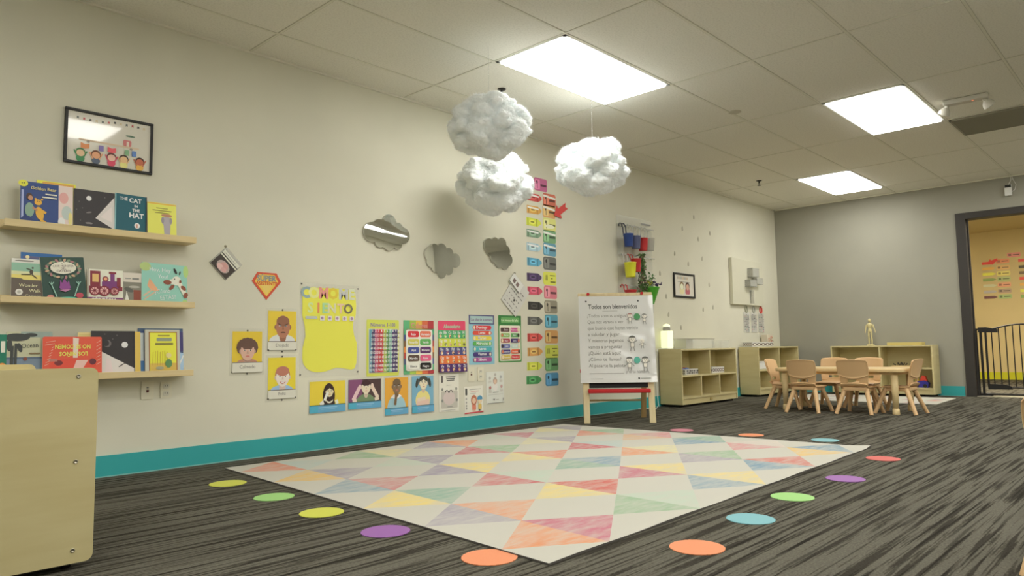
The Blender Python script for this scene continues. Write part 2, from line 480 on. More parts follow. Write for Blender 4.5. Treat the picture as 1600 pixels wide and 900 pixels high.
tag(c.build('ceiling_disc', loc=(5.444, -1.619, H)), 'small round flush cap on the ceiling between the two nearer light panels', 'ceiling cap')

# emergency light
t = thing('emergency_light', 'white two-headed emergency light with red indicator on the ceiling', 'emergency light', (6.43, -3.05, H), math.radians(-86))
M_eml = mat('emergency_plastic', (0.60, 0.58, 0.50), 0.4)
b = MB(); b.box(-0.15, 0.15, -0.04, 0.04, -0.04, -0.0005, M_eml); b.build('housing', t, bevel=0.010)
MB().lathe([(0, -0.0015), (0.006, -0.001), (0.007, 0.004)], M_led, (0.05, -0.02, -0.0405), 10).build('indicator', t)
for s_ in (-1, 1):
    h_ = MB(); q = Vector((s_ * 0.12, -0.0, -0.038)); e = q + Vector((s_ * 0.035, 0.03, -0.055))
    h_.tube([q, q + (e - q) * 0.3], 0.013, M_eml, 10)
    h_.tube([q + (e - q) * 0.25, q + (e - q) * 0.5, q + (e - q) * 0.8, e], [0.016, 0.033, 0.042, 0.043], M_eml, 18)
    o = h_.build('lamp_head', t)
    l_ = MB(); l_.tube([e + (e - q) * 0.005, e + (e - q) * 0.08], [0.039, 0.022], mat('lamp_lens', (0.75, 0.75, 0.70), 0.15), 18)
    l_.build('lens', o)

# small camera with its cable high on the grey wall
t = thing('wall_camera', 'small white camera box with dark lens beside the cable above the door', 'camera', (XW, -2.775, 2.375), -PI / 2)
b = MB(); b.box(-0.034, 0.034, -0.05, -0.012, -0.065, 0.03, M_white); b.box(-0.034, 0.034, -0.03, -0.012, 0.03, 0.066, M_white); b.build('housing', t, bevel=0.006)
MB().box(-0.03, 0.03, -0.046, -0.028, 0.028, 0.062, M_black).build('lens_window', t, bevel=0.004)
MB().box(-0.015, 0.015, -0.014, 0, -0.02, 0.03, M_white).build('wall_bracket', t)
MB().tube([(0.0, -0.012, 0.06), (0.03, -0.01, 0.12), (0.03, -0.006, 0.165)], 0.004, M_white, 6).build('cable', t)
MB().tube([(0.034, -0.02, -0.02), (0.06, -0.008, 0.0), (0.075, -0.006, 0.06), (0.05, -0.006, 0.12), (0.04, -0.006, 0.165)], 0.0035, M_white, 6).build('cable', t)

# baby gate in the doorway
t = thing('safety_gate', 'black metal safety gate with arched top in the doorway', 'gate', (9.985, 0, 0))
K = M_blackmetal
b = MB(); b.tube([(0, -2.385, 0.03), (0, -2.385, 0.80)], 0.014, K, 10); b.tube([(0, -2.385, 0.03), (0, -3.18, 0.03)], 0.012, K, 8)
b.tube([(0, -2.335, 0.03), (0, -2.385, 0.03)], 0.012, K, 8); b.tube([(0, -2.335, 0.785), (0, -2.385, 0.79)], 0.008, K, 8); b.tube([(0, -3.17, 0.03), (0, -3.17, 0.80)], 0.014, K, 10)
b.tube([(0, -2.345, 0.03), (0, -2.345, 0.785)], 0.007, K, 8)
b.build('frame', t)
door = MB(); door.tube([(0, -2.435, 0.11), (0, -2.435, 0.77)], 0.012, K, 10)
arch = [(0, -2.435 - 0.7 * i / 14, 0.765 + 0.07 * math.sin(PI * i / 14)) for i in range(15)]
door.tube(arch, 0.009, K, 8); door.tube([(0, -2.435, 0.11), (0, -3.135, 0.11)], 0.009, K, 8); door.tube([(0, -3.135, 0.11), (0, -3.135, 0.77)], 0.012, K, 10)
door.build('gate_leaf', t)
for i in range(9):
    y = -2.495 - 0.069 * i; z = 0.765 + 0.07 * math.sin(PI * (-2.435 - y) / 0.7)
    MB().tube([(0, y, 0.11), (0, y, z)], 0.006, K, 8).build('bar', t)
MB().prism([(-0.02, -0.03), (0.17, -0.035), (0.17, 0.005), (0.06, 0.03), (-0.02, 0.03)], -0.022, 0.022, K).build('latch_handle', t, bevel=0.006, loc=(0, -2.385, 0.78), rot=(0, 0, -PI / 2))
MB().prism([(0, -0.03), (0.24, -0.025), (0.23, 0.01), (0.16, 0.03), (0, 0.035)], -0.024, 0.024, K).build('bottom_latch', t, bevel=0.006, loc=(0, -2.43, 0.115), rot=(0, 0, -PI / 2))
MB().box(-0.06, 0.06, -2.47, -2.30, 0.0, 0.018, K).build('base_plate', t, bevel=0.004)
k_ = MB(); k_.tube([(0, -2.345, 0.785), (0, -2.326, 0.785)], [0.012, 0.02], K, 12); k_.build('wall_cup', t)

# ------------------------------------------------------------------ furniture
def rslab(x0, x1, y0, y1, r, n=6):
    P = []
    for cx, cy, a in ((x1 - r, y0 + r, -90), (x1 - r, y1 - r, 0), (x0 + r, y1 - r, 90), (x0 + r, y0 + r, 180)):
        for k in range(n + 1):
            q = math.radians(a + 90 * k / n); P.append((cx + r * math.cos(q), cy + r * math.sin(q)))
    return P

def shelf_unit(name, label, loc, rz, W, D, Hh, lower, loose, screws=False):
    """open shelf; local X along the front, front towards -Y, origin at floor centre-back"""
    t = thing(name, label, 'shelf unit', loc, rz, 'low maple shelf units')
    T = 0.018; m = M_maple; z0 = 0.025
    for s_ in (-1, 1):
        b = MB(); b.box(s_ * W / 2, s_ * (W / 2 - T), -D, 0, z0, Hh, m); o = b.build('side_panel', t, bevel=0.004)
        if screws:
            for zz in (0.06, Hh * 0.5, Hh - 0.04):
                c = MB(); c.tube([(s_ * W / 2, -D + 0.05, zz), (s_ * (W / 2 + 0.003), -D + 0.05, zz)], 0.007, M_steel, 10); c.build('screw', o)
    MB().box(-W / 2 + T, W / 2 - T, -D, 0, Hh - T, Hh, m).build('top_panel', t, bevel=0.003)
    MB().box(-W / 2 + T, W / 2 - T, -0.010, -0.002, z0, Hh - T, m).build('back_panel', t)
    MB().box(-W / 2 + T, W / 2 - T, -D + 0.004, -0.010, 0.085, 0.085 + T, m).build('bottom_panel', t)
    MB().box(-W / 2 + T, W / 2 - T, -D + 0.012, -D + 0.028, z0, 0.085, m).build('plinth', t)
    MB().box(-W / 2 + 0.03, W / 2 - 0.03, -D + 0.05, -0.03, 0.0, z0, M_dark).build('recess_shade', t)  # dark block in the recess, standing for the shade under the unit
    if lower == 'right':        # shelf only in each bay, one divider
        MB().box(-T / 2, T / 2, -D + 0.004, -0.010, 0.085 + T, Hh - T, m).build('divider', t)
        for s_ in (-1, 1):
            a, b_ = (T / 2, W / 2 - T) if s_ > 0 else (-W / 2 + T, -T / 2)
            MB().box(a, b_, -D + 0.006, -0.010, 0.325, 0.325 + T, m).build('shelf_board', t)
    else:
        MB().box(-W / 2 + T, W / 2 - T, -D + 0.004, -0.010, 0.315, 0.315 + T, m).build('shelf_board', t)
        MB().box(-T / 2, T / 2, -D + 0.004, -0.010, 0.315 + T, Hh - T, m).build('divider', t)
        for k in (1, 2):
            x = -W / 2 + W * k / 3
            MB().box(x - T / 2, x + T / 2, -D + 0.004, -0.010, 0.085 + T, 0.315, m).build('divider', t)
        c = MB(); c.box(-0.022, 0.022, -D + 0.004, -D + 0.012, 0.045, 0.072, mat('brass_latch', srgb(170, 150, 96), 0.4)); c.build('latch', t)
    return t
shelf_unit('shelf_unit', 'low maple shelf unit behind the easel with two patterned baskets', (7.365, -0.018, 0), 0, 1.25, 0.27, 0.612, 3, 0)
shelf_unit('shelf_unit', 'low maple shelf unit in the corner of the white and grey walls', (9.225, -0.018, 0), 0, 1.24, 0.262, 0.618, 3, 0)
shelf_unit('shelf_unit', 'low maple shelf unit against the grey wall behind the children table', (XW - 0.02, -1.375, 0), -PI / 2, 1.17, 0.29, 0.612, 'right', 0)

# foreground unit, seen from its end
t = thing('shelf_unit', 'large pale maple shelf unit cut by the left edge of the photo', 'shelf unit', (0.45, -1.745, 0), 0, 'low maple shelf units')
e = MB(); e.prism([(0.30 - 0.6 + x, z) for x, z in rslab(0, 0.60, 0.022, 0.604, 0.022)], 0, 0.022, M_maple)
o = e.build('end_panel', t, bevel=0.004)
for zz in (0.060, 0.322, 0.579):
    c = MB(); c.lathe([(0, 0.0008), (0.0035, 0.001), (0.0042, 0.0022), (0.0062, 0.0020), (0.0068, 0)], M_steel, n=14)
    c.build('screw', o, loc=(0.245, 0, zz), rot=(PI / 2, 0, 0))
e = MB(); e.prism([(0.30 - 0.6 + x, z) for x, z in rslab(0, 0.60, 0.022, 0.612, 0.022)], 0.72, 0.742, M_maple); e.build('end_panel', t, bevel=0.004)
MB().box(-0.29, 0.28, 0.022, 0.72, 0.574, 0.592, M_maple).build('top_panel', t)
MB().box(-0.29, 0.28, 0.022, 0.72, 0.30, 0.318, M_maple).build('shelf_board', t)
MB().box(-0.29, 0.28, 0.022, 0.72, 0.05, 0.068, M_maple).build('bottom_panel', t)
MB().box(-0.012, 0.0, 0.022, 0.72, 0.05, 0.592, M_maple).build('back_panel', t)
for x in (-0.24, 0.24):
    for y in (0.05, 0.69):
        w = MB(); w.tube([(x - 0.01, y, 0.022), (x + 0.01, y, 0.022)], 0.0215, M_black, 14); w.build('caster', t)

# children's table
t = thing('children_table', 'low rectangular cream children table with rounded corners', 'table', (7.33, -1.735, 0))
def tsec(z0, z1, ins):
    return MB().slab(rslab(-0.30 + ins, 0.30 - ins, -0.59 + ins, 0.59 - ins, 0.07), z0, z1, M_tabletop)
tsec(0.378, 0.412, 0.0).build('tabletop', t, bevel=0.010, segs=3)
tsec(0.355, 0.378, 0.05).build('apron', t)
for sx in (-1, 1):
    for sy in (-1, 1):
        lg = MB(); x, y = sx * 0.235, sy * 0.50
        lg.lathe([(0.0, 0.055), (0.024, 0.055), (0.028, 0.20), (0.031, 0.356), (0, 0.356)], M_tableleg, (x, y, 0), 18)
        o = lg.build('leg', t)
        ft = MB(); ft.lathe([(0, 0), (0.029, 0.0), (0.031, 0.006), (0.029, 0.05), (0.020, 0.058), (0, 0.058)], M_tableleg, (x, y, 0), 18); ft.build('foot', o)

# children's chairs: seat, backrest with hand slot, four splayed legs
def make_chair(label, loc, rz):
    t = thing('toddler_chair', label, 'chair', loc, rz, 'beige toddler chairs')
    m = M_beige
    def back(a, b):               # a across, b up
        z = 0.262 + 0.232 * b
        w = 0.116 + 0.018 * min(1, b * 1.5) - 0.004 * max(0, (b - 0.85) / 0.15)
        x = (2 * a - 1) * w
        ztop = z - 0.010 * (2 * a - 1) ** 2 * b ** 3 - (0.012 if abs(2 * a - 1) > 0.97 and b > 0.97 else 0)
        y = -0.128 - 0.052 * b ** 1.2 + 0.020 * (2 * a - 1) ** 2
        return (x, y, ztop)
    nb = MB(); nb.grid(back, 24, 18, m, skip=lambda i, j: 7 <= i <= 16 and 2 <= j <= 3)
    o = nb.build('backrest', t, solid=0.009, bevel=0.003)
    pad = MB()                    # raised outer shell with a rolled rim, rounded at its foot
    def shell(a, b):
        s_ = 2 * a - 1; lo = 0.26 + 0.13 * s_ * s_
        bb = lo + (1 - lo) * b; x, y, z = back(a, bb)
        x *= 1.035
        rim = 0.008 if min(a, 1 - a, b, 1 - b) < 0.03 else 0.002
        return (x, y - 0.005 - rim, z + (0.004 if b > 0.97 else 0))
    pad.grid(shell, 28, 14, m); pad.build('back_shell', o, solid=0.006, bevel=0.002)
    def seat(a, b):               # b from the front edge to the back
        s_ = 2 * a - 1; y = 0.125 - 0.262 * b
        w = 0.132 - 0.016 * b - (0.02 if b < 0.04 and abs(s_) > 0.9 else 0)
        z = 0.252 - 0.010 * math.sin(PI * min(1, b * 1.1)) * (1 - s_ * s_ * 0.6) - 0.014 * max(0, (0.12 - b) / 0.12) ** 2
        z += 0.028 * max(0, (b - 0.86) / 0.14) ** 2
        return (s_ * w, y, z - 0.006 * s_ ** 4)
    sb = MB(); sb.grid(seat, 16, 20, m); sb.build('seat', t, solid=0.010, bevel=0.004)
    sk = MB()
    for s_ in (-1, 1): sk.box(s_ * 0.080, s_ * 0.108, -0.11, 0.10, 0.205, 0.245, m)
    sk.box(-0.10, 0.10, 0.075, 0.10, 0.212, 0.243, m); sk.box(-0.10, 0.10, -0.12, -0.095, 0.212, 0.243, m)
    sk.build('seat_frame', t, bevel=0.006)
    for sx in (-1, 1):
        for sy in (-1, 1):
            lg = MB(); lg.tube([(sx * 0.092, sy * 0.085, 0.232), (sx * 0.152, sy * 0.172 - 0.002, 0.004)], [0.0215, 0.0165], m, 14)
            lg.tube([(sx * 0.1515, sy * 0.1715 - 0.002, 0.006), (sx * 0.153, sy * 0.1735 - 0.002, 0.0)], [0.0175, 0.0165], m, 14)
            lg.build('leg', t)
    return t
ch = make_chair('beige toddler chair on near side of the table, the one closer to the easel', (6.985, -1.505, 0), -PI / 2)
dup(ch, (7.075, -1.935, 0), -PI / 2, 'beige toddler chair on near side of the table, the one closer to the doorway')
dup(ch, (7.755, -1.425, 0), PI / 2, 'beige toddler chair on far side of the table, on the left behind the tabletop')
dup(ch, (7.755, -1.77, 0), PI / 2, 'beige toddler chair on far side of the table, on the right behind the tabletop')
dup(ch, (7.25, -1.19, 0), PI + 0.06, 'beige toddler chair at the left end of the table, beside the corner shelf')
dup(ch, (7.27, -2.225, 0), -0.05, 'beige toddler chair at the right end of the table, turned sideways')
dup(ch, (2.60, -4.004, 0), -PI / 2, 'beige toddler chair barely showing at right edge of the photo')

# easel with the welcome chart
t = thing('easel', 'wooden easel with black board and red tray, standing by the wall', 'easel', (5.089, -0.650, 0), math.atan2(-0.76046, 0.64938))
TI = math.tan(math.radians(10.0))
def ep(x, z, off=0.0): return (x, z * TI + off, z)
for s_ in (-1, 1):
    MB().bar(ep(s_ * 0.276, 0), ep(s_ * 0.276, 1.10), 0.052, 0.024, M_pine, up=(0, 1, 0)).build('leg', t, bevel=0.003)
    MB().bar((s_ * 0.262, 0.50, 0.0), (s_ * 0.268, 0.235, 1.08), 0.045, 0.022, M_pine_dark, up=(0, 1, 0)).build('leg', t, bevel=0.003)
    k = MB(); k.tube([ep(s_ * 0.306, 0.44, 0.02), ep(s_ * 0.325, 0.44, 0.02)], 0.016, M_red, 14); k.build('knob', t)
    k = MB(); k.tube([ep(s_ * 0.235, 1.112, -0.03), ep(s_ * 0.235, 1.112, 0.0)], 0.013, M_red, 12); k.build('clip', t)
MB().bar(ep(-0.325, 1.105), ep(0.325, 1.105), 0.03, 0.03, M_pine).build('top_rail', t, bevel=0.004)
MB().bar(ep(-0.255, 1.086, -0.012), ep(0.255, 1.086, -0.012), 0.006, 0.008, M_red).build('trim_strip', t)
b = MB(); b.add([ep(x, z, o_) for o_ in (-0.004, 0.008) for x, z in ((-0.25, 0.295), (0.25, 0.295), (0.25, 1.08), (-0.25, 1.08))],
    [(0, 1, 2, 3), (7, 6, 5, 4), (0, 4, 5, 1), (1, 5, 6, 2), (2, 6, 7, 3), (3, 7, 4, 0)], mat('chalkboard', (0.02, 0.02, 0.02), 0.6)); b.build('chalkboard', t)
b = MB(); b.bar(ep(-0.262, 0.272, -0.045), ep(0.262, 0.272, -0.045), 0.08, 0.034, M_red, up=(0, 0, 1)); b.build('tray', t, bevel=0.008, segs=3)
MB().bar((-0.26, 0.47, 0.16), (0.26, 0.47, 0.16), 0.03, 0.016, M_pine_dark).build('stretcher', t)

G1, G2, G3 = ink(88, 88, 84), ink(120, 120, 114), ink(60, 60, 58)
A = Art(0.648, 0.765, mat('laminated_chart', (0.73, 0.73, 0.71), 0.22, coat=0.3), grid=(30, 36))
A.fn = lambda x, z: -0.004 * math.sin(z * 8 + x * 3) - 0.014 * max(0, 0.10 - z) / 0.10 * (0.5 + x) - 0.012 * max(0, (x - 0.86) / 0.14) ** 2 - 0.010 * max(0, (0.12 - x) / 0.12) * max(0, (z - 0.95) / 0.23)
A.text('Todos son bienvenidos', 0.46, 1.005, 0.088, G3, fit=0.66, fat=0.018)
A.rect(0.32, 0.968, 0.52, 0.973, G2)
for i, s_ in enumerate(['¡Todos somos amigos!', 'Que nos vamos a ver', 'que bueno que hayan venido', 'a saludar y jugar', 'Y mientras jugamos', 'vamos a preguntar', '¿Quién está aquí?', '¿Cómo te llamas?', 'Al pasarte la pelota']):
    A.text(s_, 0.115, 0.885 - 0.0845 * i, 0.066, G2, 'L', fit=[0.53, 0.48, 0.67, 0.42, 0.47, 0.45, 0.43, 0.43, 0.48][i])
A.rect(0.12, 0.122, 0.57, 0.127, G2); A.text('y di tu nombre.', 0.60, 0.128, 0.060, G2, 'L', fit=0.31)
A.ell(0.765, 0.055, 0.012, 0.014, G3); A.rect(0.79, 0.05, 0.92, 0.058, G2); A.rect(0.13, 0.05, 0.30, 0.055, G2)
PK, SK = ink(214, 168, 160), ink(205, 200, 190)
def kid(cx, cz, k, hair, pose=0):
    k *= 0.86
    for r_, mm in ((0.052, hair), (0.046, SK)): A.ell(cx, cz, r_ * k, r_ * k * 1.05, mm)
    A.ell(cx, cz + 0.02 * k, 0.052 * k, 0.03 * k, hair, 0, 180)
    for e in (-1, 1):
        A.ell(cx + e * 0.017 * k, cz - 0.003 * k, 0.005 * k, 0.007 * k, G3)
        A.line(cx + e * 0.03 * k, cz - 0.055 * k, cx + e * 0.075 * k, cz - (0.02 if pose else 0.10) * k, 0.010 * k, G2)
        A.line(cx + e * 0.02 * k, cz - 0.12 * k, cx + e * 0.03 * k, cz - 0.185 * k, 0.010 * k, G2)
    A.rect(cx - 0.032 * k, cz - 0.13 * k, cx + 0.032 * k, cz - 0.05 * k, G2, 0.015 * k); A.rect(cx - 0.025 * k, cz - 0.122 * k, cx + 0.025 * k, cz - 0.058 * k, SK, 0.012 * k)
    A.line(cx - 0.012 * k, cz - 0.024 * k, cx + 0.012 * k, cz - 0.024 * k, 0.005 * k, G3)
kid(0.685, 0.905, 0.72, ink(150, 104, 100)); kid(0.875, 0.895, 0.72, G2, 1)
A.ell(0.778, 0.885, 0.043, 0.046, ink(60, 128, 78))
kid(0.70, 0.58, 1.0, G1, 1); kid(0.83, 0.55, 0.62, ink(196, 192, 180))
kid(0.65, 0.30, 0.95, G1); kid(0.855, 0.30, 0.95, G1, 1); A.ell(0.75, 0.295, 0.042, 0.046, ink(72, 158, 140))
for x_ in (0.10, 0.80):
    A.ell(x_, 1.10, 0.012, 0.012, G3)
Z0 = 0.338
o = A.place('welcome_chart', 0, 0, 0, centre=False)
ma = Matrix.Rotation(math.atan2(-0.76046, 0.64938), 4, 'Z')
p = ma @ Vector((0.002, Z0 * TI - 0.028, Z0)); o.location = (5.089 + p.x, -0.650 + p.y, p.z)
o.rotation_euler = (-math.radians(10.0), 0, math.atan2(-0.76046, 0.64938))
tag(o, 'large white laminated welcome song chart hanging on the easel', 'poster')

# ------------------------------------------------------------------ rugs and floor discs
RC = [(1.847, -0.265), (4.713, -0.338), (4.779, -2.732), (1.662, -2.794)]
def rug_pt(s, u):
    x = (1 - s) * (1 - u) * RC[0][0] + s * (1 - u) * RC[1][0] + s * u * RC[2][0] + (1 - s) * u * RC[3][0]
    y = (1 - s) * (1 - u) * RC[0][1] + s * (1 - u) * RC[1][1] + s * u * RC[2][1] + (1 - s) * u * RC[3][1]
    return x, y
RW = (0.545, 0.53, 0.465)
def wash(name, rgb, k=1.0):
    c = tuple(min(0.9, lin(v) / k) for v in rgb); m = mat('rug_' + name, c, 0.9, spec=0.05); nt = m.node_tree
    v = coords(nt, (1, 1, 1)); n1 = nz(nt, coords(nt, (2.2, 8, 1), rot=(0, 0, 0.5)), 3.0, 4, 0.65); n2 = nz(nt, v, 2.0, 2)
    f = ramp(nt, n1, [(0.36, (0.55, 0.55, 0.55)), (0.62, (0.0, 0.0, 0.0))]); g_ = ramp(nt, n2, [(0.35, (0.35, 0.35, 0.35)), (0.65, (0, 0, 0))])
    col = mixc(nt, f, c, RW); col = mixc(nt, g_, col, RW)
    nt.links.new(col, nt.nodes['Principled BSDF'].inputs['Base Color'])
    bump(nt, nz(nt, v, 300, 1), 0.3, 0.002)
    return m
def rugwhite():
    m = mat('rug_white', RW, 0.9, spec=0.05); nt = m.node_tree
    bump(nt, nz(nt, coords(nt, (1, 1, 1)), 300, 1), 0.3, 0.002); return m
M_rw = rugwhite()
RCOL = dict(coral=(214, 134, 110), ltblue=(178, 192, 188), yelor=(220, 184, 112), lilac=(160, 152, 166), blue=(130, 156, 172), pink=(196, 122, 124),
            yellow=(222, 202, 132), teal=(140, 172, 154), orange=(218, 148, 108), magenta=(192, 112, 130), green=(150, 178, 146), palyel=(212, 204, 160),
            palteal=(186, 198, 182), peach=(216, 170, 128), red=(202, 114, 106), crimson=(190, 104, 112), rose=(206, 146, 146), pale=(208, 196, 186))
RUG = [[('coral', 'ltblue'), ('yelor', 'lilac'), ('blue', 'pink'), ('yellow', 'teal'), ('lilac', 'orange'), ('orange', 'magenta')],
       [('green', 'palyel'), ('palteal', 'lilac'), ('lilac', 'yellow'), ('pink', 'palteal'), ('yellow', 'red'), ('green', 'palteal')],
       [('lilac', 'orange'), ('crimson', 'green'), ('yellow', 'coral'), ('teal', 'blue'), ('magenta', 'yellow'), ('blue', 'yellow')],
       [('palteal', 'magenta'), ('palyel', 'lilac'), ('crimson', 'ltblue'), ('orange', 'palyel'), ('lilac', 'green'), ('blue', 'red')],
       [('palyel', 'lilac'), ('coral', 'green'), ('peach', 'rose'), ('blue', 'teal'), ('rose', 'pale'), ('yelor', 'blue')]]
rb = MB(); RT = 0.007
def rz_(s, u):
    c = 0.0
    c += 0.011 * max(0, (s - 0.955) / 0.045) ** 2 * max(0, (u - 0.93) / 0.07) ** 2      # lifted far corner
    c += 0.0015 * math.sin(s * 31) * max(0, (u - 0.9) / 0.1)
    return RT + c
def rpt(s, u): x, y = rug_pt(s, u); return (x, y, rz_(s, u))
def tri(a, b, c, m, d=2):
    if d == 0:
        rb.add([rpt(*a), rpt(*b), rpt(*c)], [(0, 1, 2)], m); return
    h = lambda p, q: ((p[0] + q[0]) / 2, (p[1] + q[1]) / 2)
    ab, bc, ca = h(a, b), h(b, c), h(c, a)
    for q in ((a, ab, ca), (ab, b, bc), (ca, bc, c), (ab, bc, ca)): tri(*q, m, d - 1)
for i in range(5):
    for j in range(6):
        L, T_, R_, B_ = (i / 5, (j + .5) / 6), ((i + .5) / 5, j / 6), ((i + 1) / 5, (j + .5) / 6), ((i + .5) / 5, (j + 1) / 6)
        ca, cb = RUG[i][j]
        ma_, mb_ = wash(ca, RCOL[ca]), wash(cb, RCOL[cb])
        tri(L, B_, T_, ma_); tri(T_, B_, R_, mb_)
        c0, c1, c2, c3 = (i / 5, j / 6), ((i + 1) / 5, j / 6), ((i + 1) / 5, (j + 1) / 6), (i / 5, (j + 1) / 6)
        tri(c0, L, T_, M_rw); tri(T_, R_, c1, M_rw); tri(R_, B_, c2, M_rw); tri(B_, L, c3, M_rw)
edge = [(k / 40, 0) for k in range(41)] + [(1, k / 40) for k in range(1, 41)] + [(1 - k / 40, 1) for k in range(1, 41)] + [(0, 1 - k / 40) for k in range(1, 40)]
ev = [rpt(*p) for p in edge] + [(*rug_pt(*p), 0.0005) for p in edge]; n = len(edge)
rb.add(ev, [(i, i + n, (i + 1) % n + n, (i + 1) % n) for i in range(n)], mat('rug_edge', (0.12, 0.11, 0.10), 0.9))
tag(rb.build('triangle_rug'), 'large white rug with pastel watercolour triangles on the carpet', 'rug')
fr = MB(); fr.slab([(8.42, -0.62), (9.45, -0.60), (9.47, -2.20), (8.44, -2.24)], 0.0005, 0.006, M_rw)
q = random.Random(3)
for k in range(26):
    x, y = 8.45 + q.random() * 0.85, -0.75 - q.random() * 1.4; c = ['rose', 'lilac', 'palteal', 'magenta', 'pale', 'coral'][k % 6]
    fr.slab([(x, y), (x + 0.16, y - 0.02), (x + 0.10, y - 0.13)][::-1], 0.005, 0.0066 + 0.00002 * k, wash(c, RCOL[c]))
tag(fr.build('patterned_rug'), 'white rug with faint pink and grey pattern, under the far side of the table', 'rug')

DY = dict(yellow=(204, 208, 84), green=(154, 204, 124), purple=(148, 96, 166), orange=(228, 144, 102), blue=(124, 180, 188), red=(206, 98, 90), pink=(200, 124, 142))
def disc(x, y, c, label, z=0.0006):
    b = MB(); m = mat('vinyl_' + c, tuple(min(0.9, lin(v) / 0.98) for v in DY[c]), 0.6)
    P = []
    for k in range(72):
        a = 2 * PI * k / 72; r = 0.0865 + 0.0008 * math.sin(k * 2.3) + (0.001 * (k % 2))
        P.append((r * math.cos(a), r * math.sin(a)))
    b.slab(P, 0, 0.0022, m)
    tag(b.build('floor_spot', loc=(x, y, z)), label, 'floor marker', 'round floor spots around the rug')
disc(1.655, -0.715, 'yellow', 'yellow floor spot nearest the teal baseboard, left of the rug')
disc(1.637, -1.207, 'green', 'green floor spot left of the rug, between the two yellow ones')
disc(1.605, -1.647, 'yellow', 'yellow floor spot left of the rug, next to the purple one')
disc(1.590, -2.090, 'purple', 'purple floor spot touching the left edge of the rug')
disc(1.605, -2.600, 'orange', 'orange floor spot tucked under the near left edge of the rug')
disc(2.114, -3.029, 'orange', 'orange floor spot nearest the camera, right of the rug')
disc(2.581, -2.989, 'blue', 'blue floor spot right of the rug, next to the orange one')
disc(3.059, -2.949, 'green', 'green floor spot right of the rug')
disc(3.622, -2.973, 'purple', 'purple floor spot right of the rug, before the red one')
disc(4.373, -2.920, 'red', 'red floor spot just past the lifted right corner of the rug')
disc(4.980, -2.382, 'blue', 'pale blue floor spot behind the far edge of the rug')
disc(4.958, -1.873, 'orange', 'orange floor spot behind the far edge of the rug')
disc(4.935, -1.326, 'pink', 'pink floor spot behind the rug, nearest the easel')

# ------------------------------------------------------------------ book ledges and books
for z0, z1, lab in ((1.268, 1.303, 'top maple book ledge under the framed poster'), (0.899, 0.932, 'middle maple book ledge'), (0.519, 0.553, 'bottom maple book ledge above the outlets')):
    t = thing('book_ledge', lab + ' on the left wall', 'shelf', (1.262, 0, z0), 0, 'book ledges')
    MB().box(-0.457, 0.457, -0.126, -0.001, 0, 0.012, M_maple_h).build('base_board', t, bevel=0.002)
    MB().box(-0.457, 0.457, -0.136, -0.124, 0, z1 - z0, M_maple_h).build('front_lip', t, bevel=0.002)
    MB().box(-0.457, 0.457, -0.013, -0.001, 0.012, z1 - z0 + 0.012, M_maple_h).build('back_board', t, bevel=0.002)
LED = {0: 1.281, 1: 0.912, 2: 0.532}
PG = mat('page_edges', (0.72, 0.69, 0.60), 0.8)
def book(x0, x1, ztop, shelf, cover, label, y=-0.104, lean=0.10, rot=0, art=None, group=None, r=0.008, t=0.011):
    zb = LED[shelf]; w = x1 - x0; h = (ztop - zb) / math.cos(lean)
    A = Art(w, h, cover, t=t, r=r, side=PG)
    if art: art(A)
    o = A.place('picture_book', (x0 + x1) / 2, zb + (abs(math.sin(math.radians(rot))) * w / 2), y, rot=rot, centre=False, lean=lean)
    return tag(o, label, 'book', group or ('books on the %s ledge' % ['top', 'middle', 'bottom'][shelf]))
W1, W2 = ink(232, 230, 214), ink(206, 204, 190)
YB, NAVY, TEALB, BLKB, GRN, REDB = ink(226, 206, 40), ink(34, 62, 122), ink(10, 84, 98), ink(46, 42, 44), ink(36, 66, 58), ink(206, 76, 50)
def art_yellow(A): A.rect(0.14, A.A - 0.12, 0.95, A.A - 0.03, ink(202, 150, 60), 0.02); A.rect(0.1, A.A - 0.14, 0.98, A.A - 0.12, ink(70, 60, 40))
book(0.948, 1.122, 1.526, 0, YB, 'yellow picture book peeking out behind the blue book on the top ledge', y=-0.082, art=art_yellow)
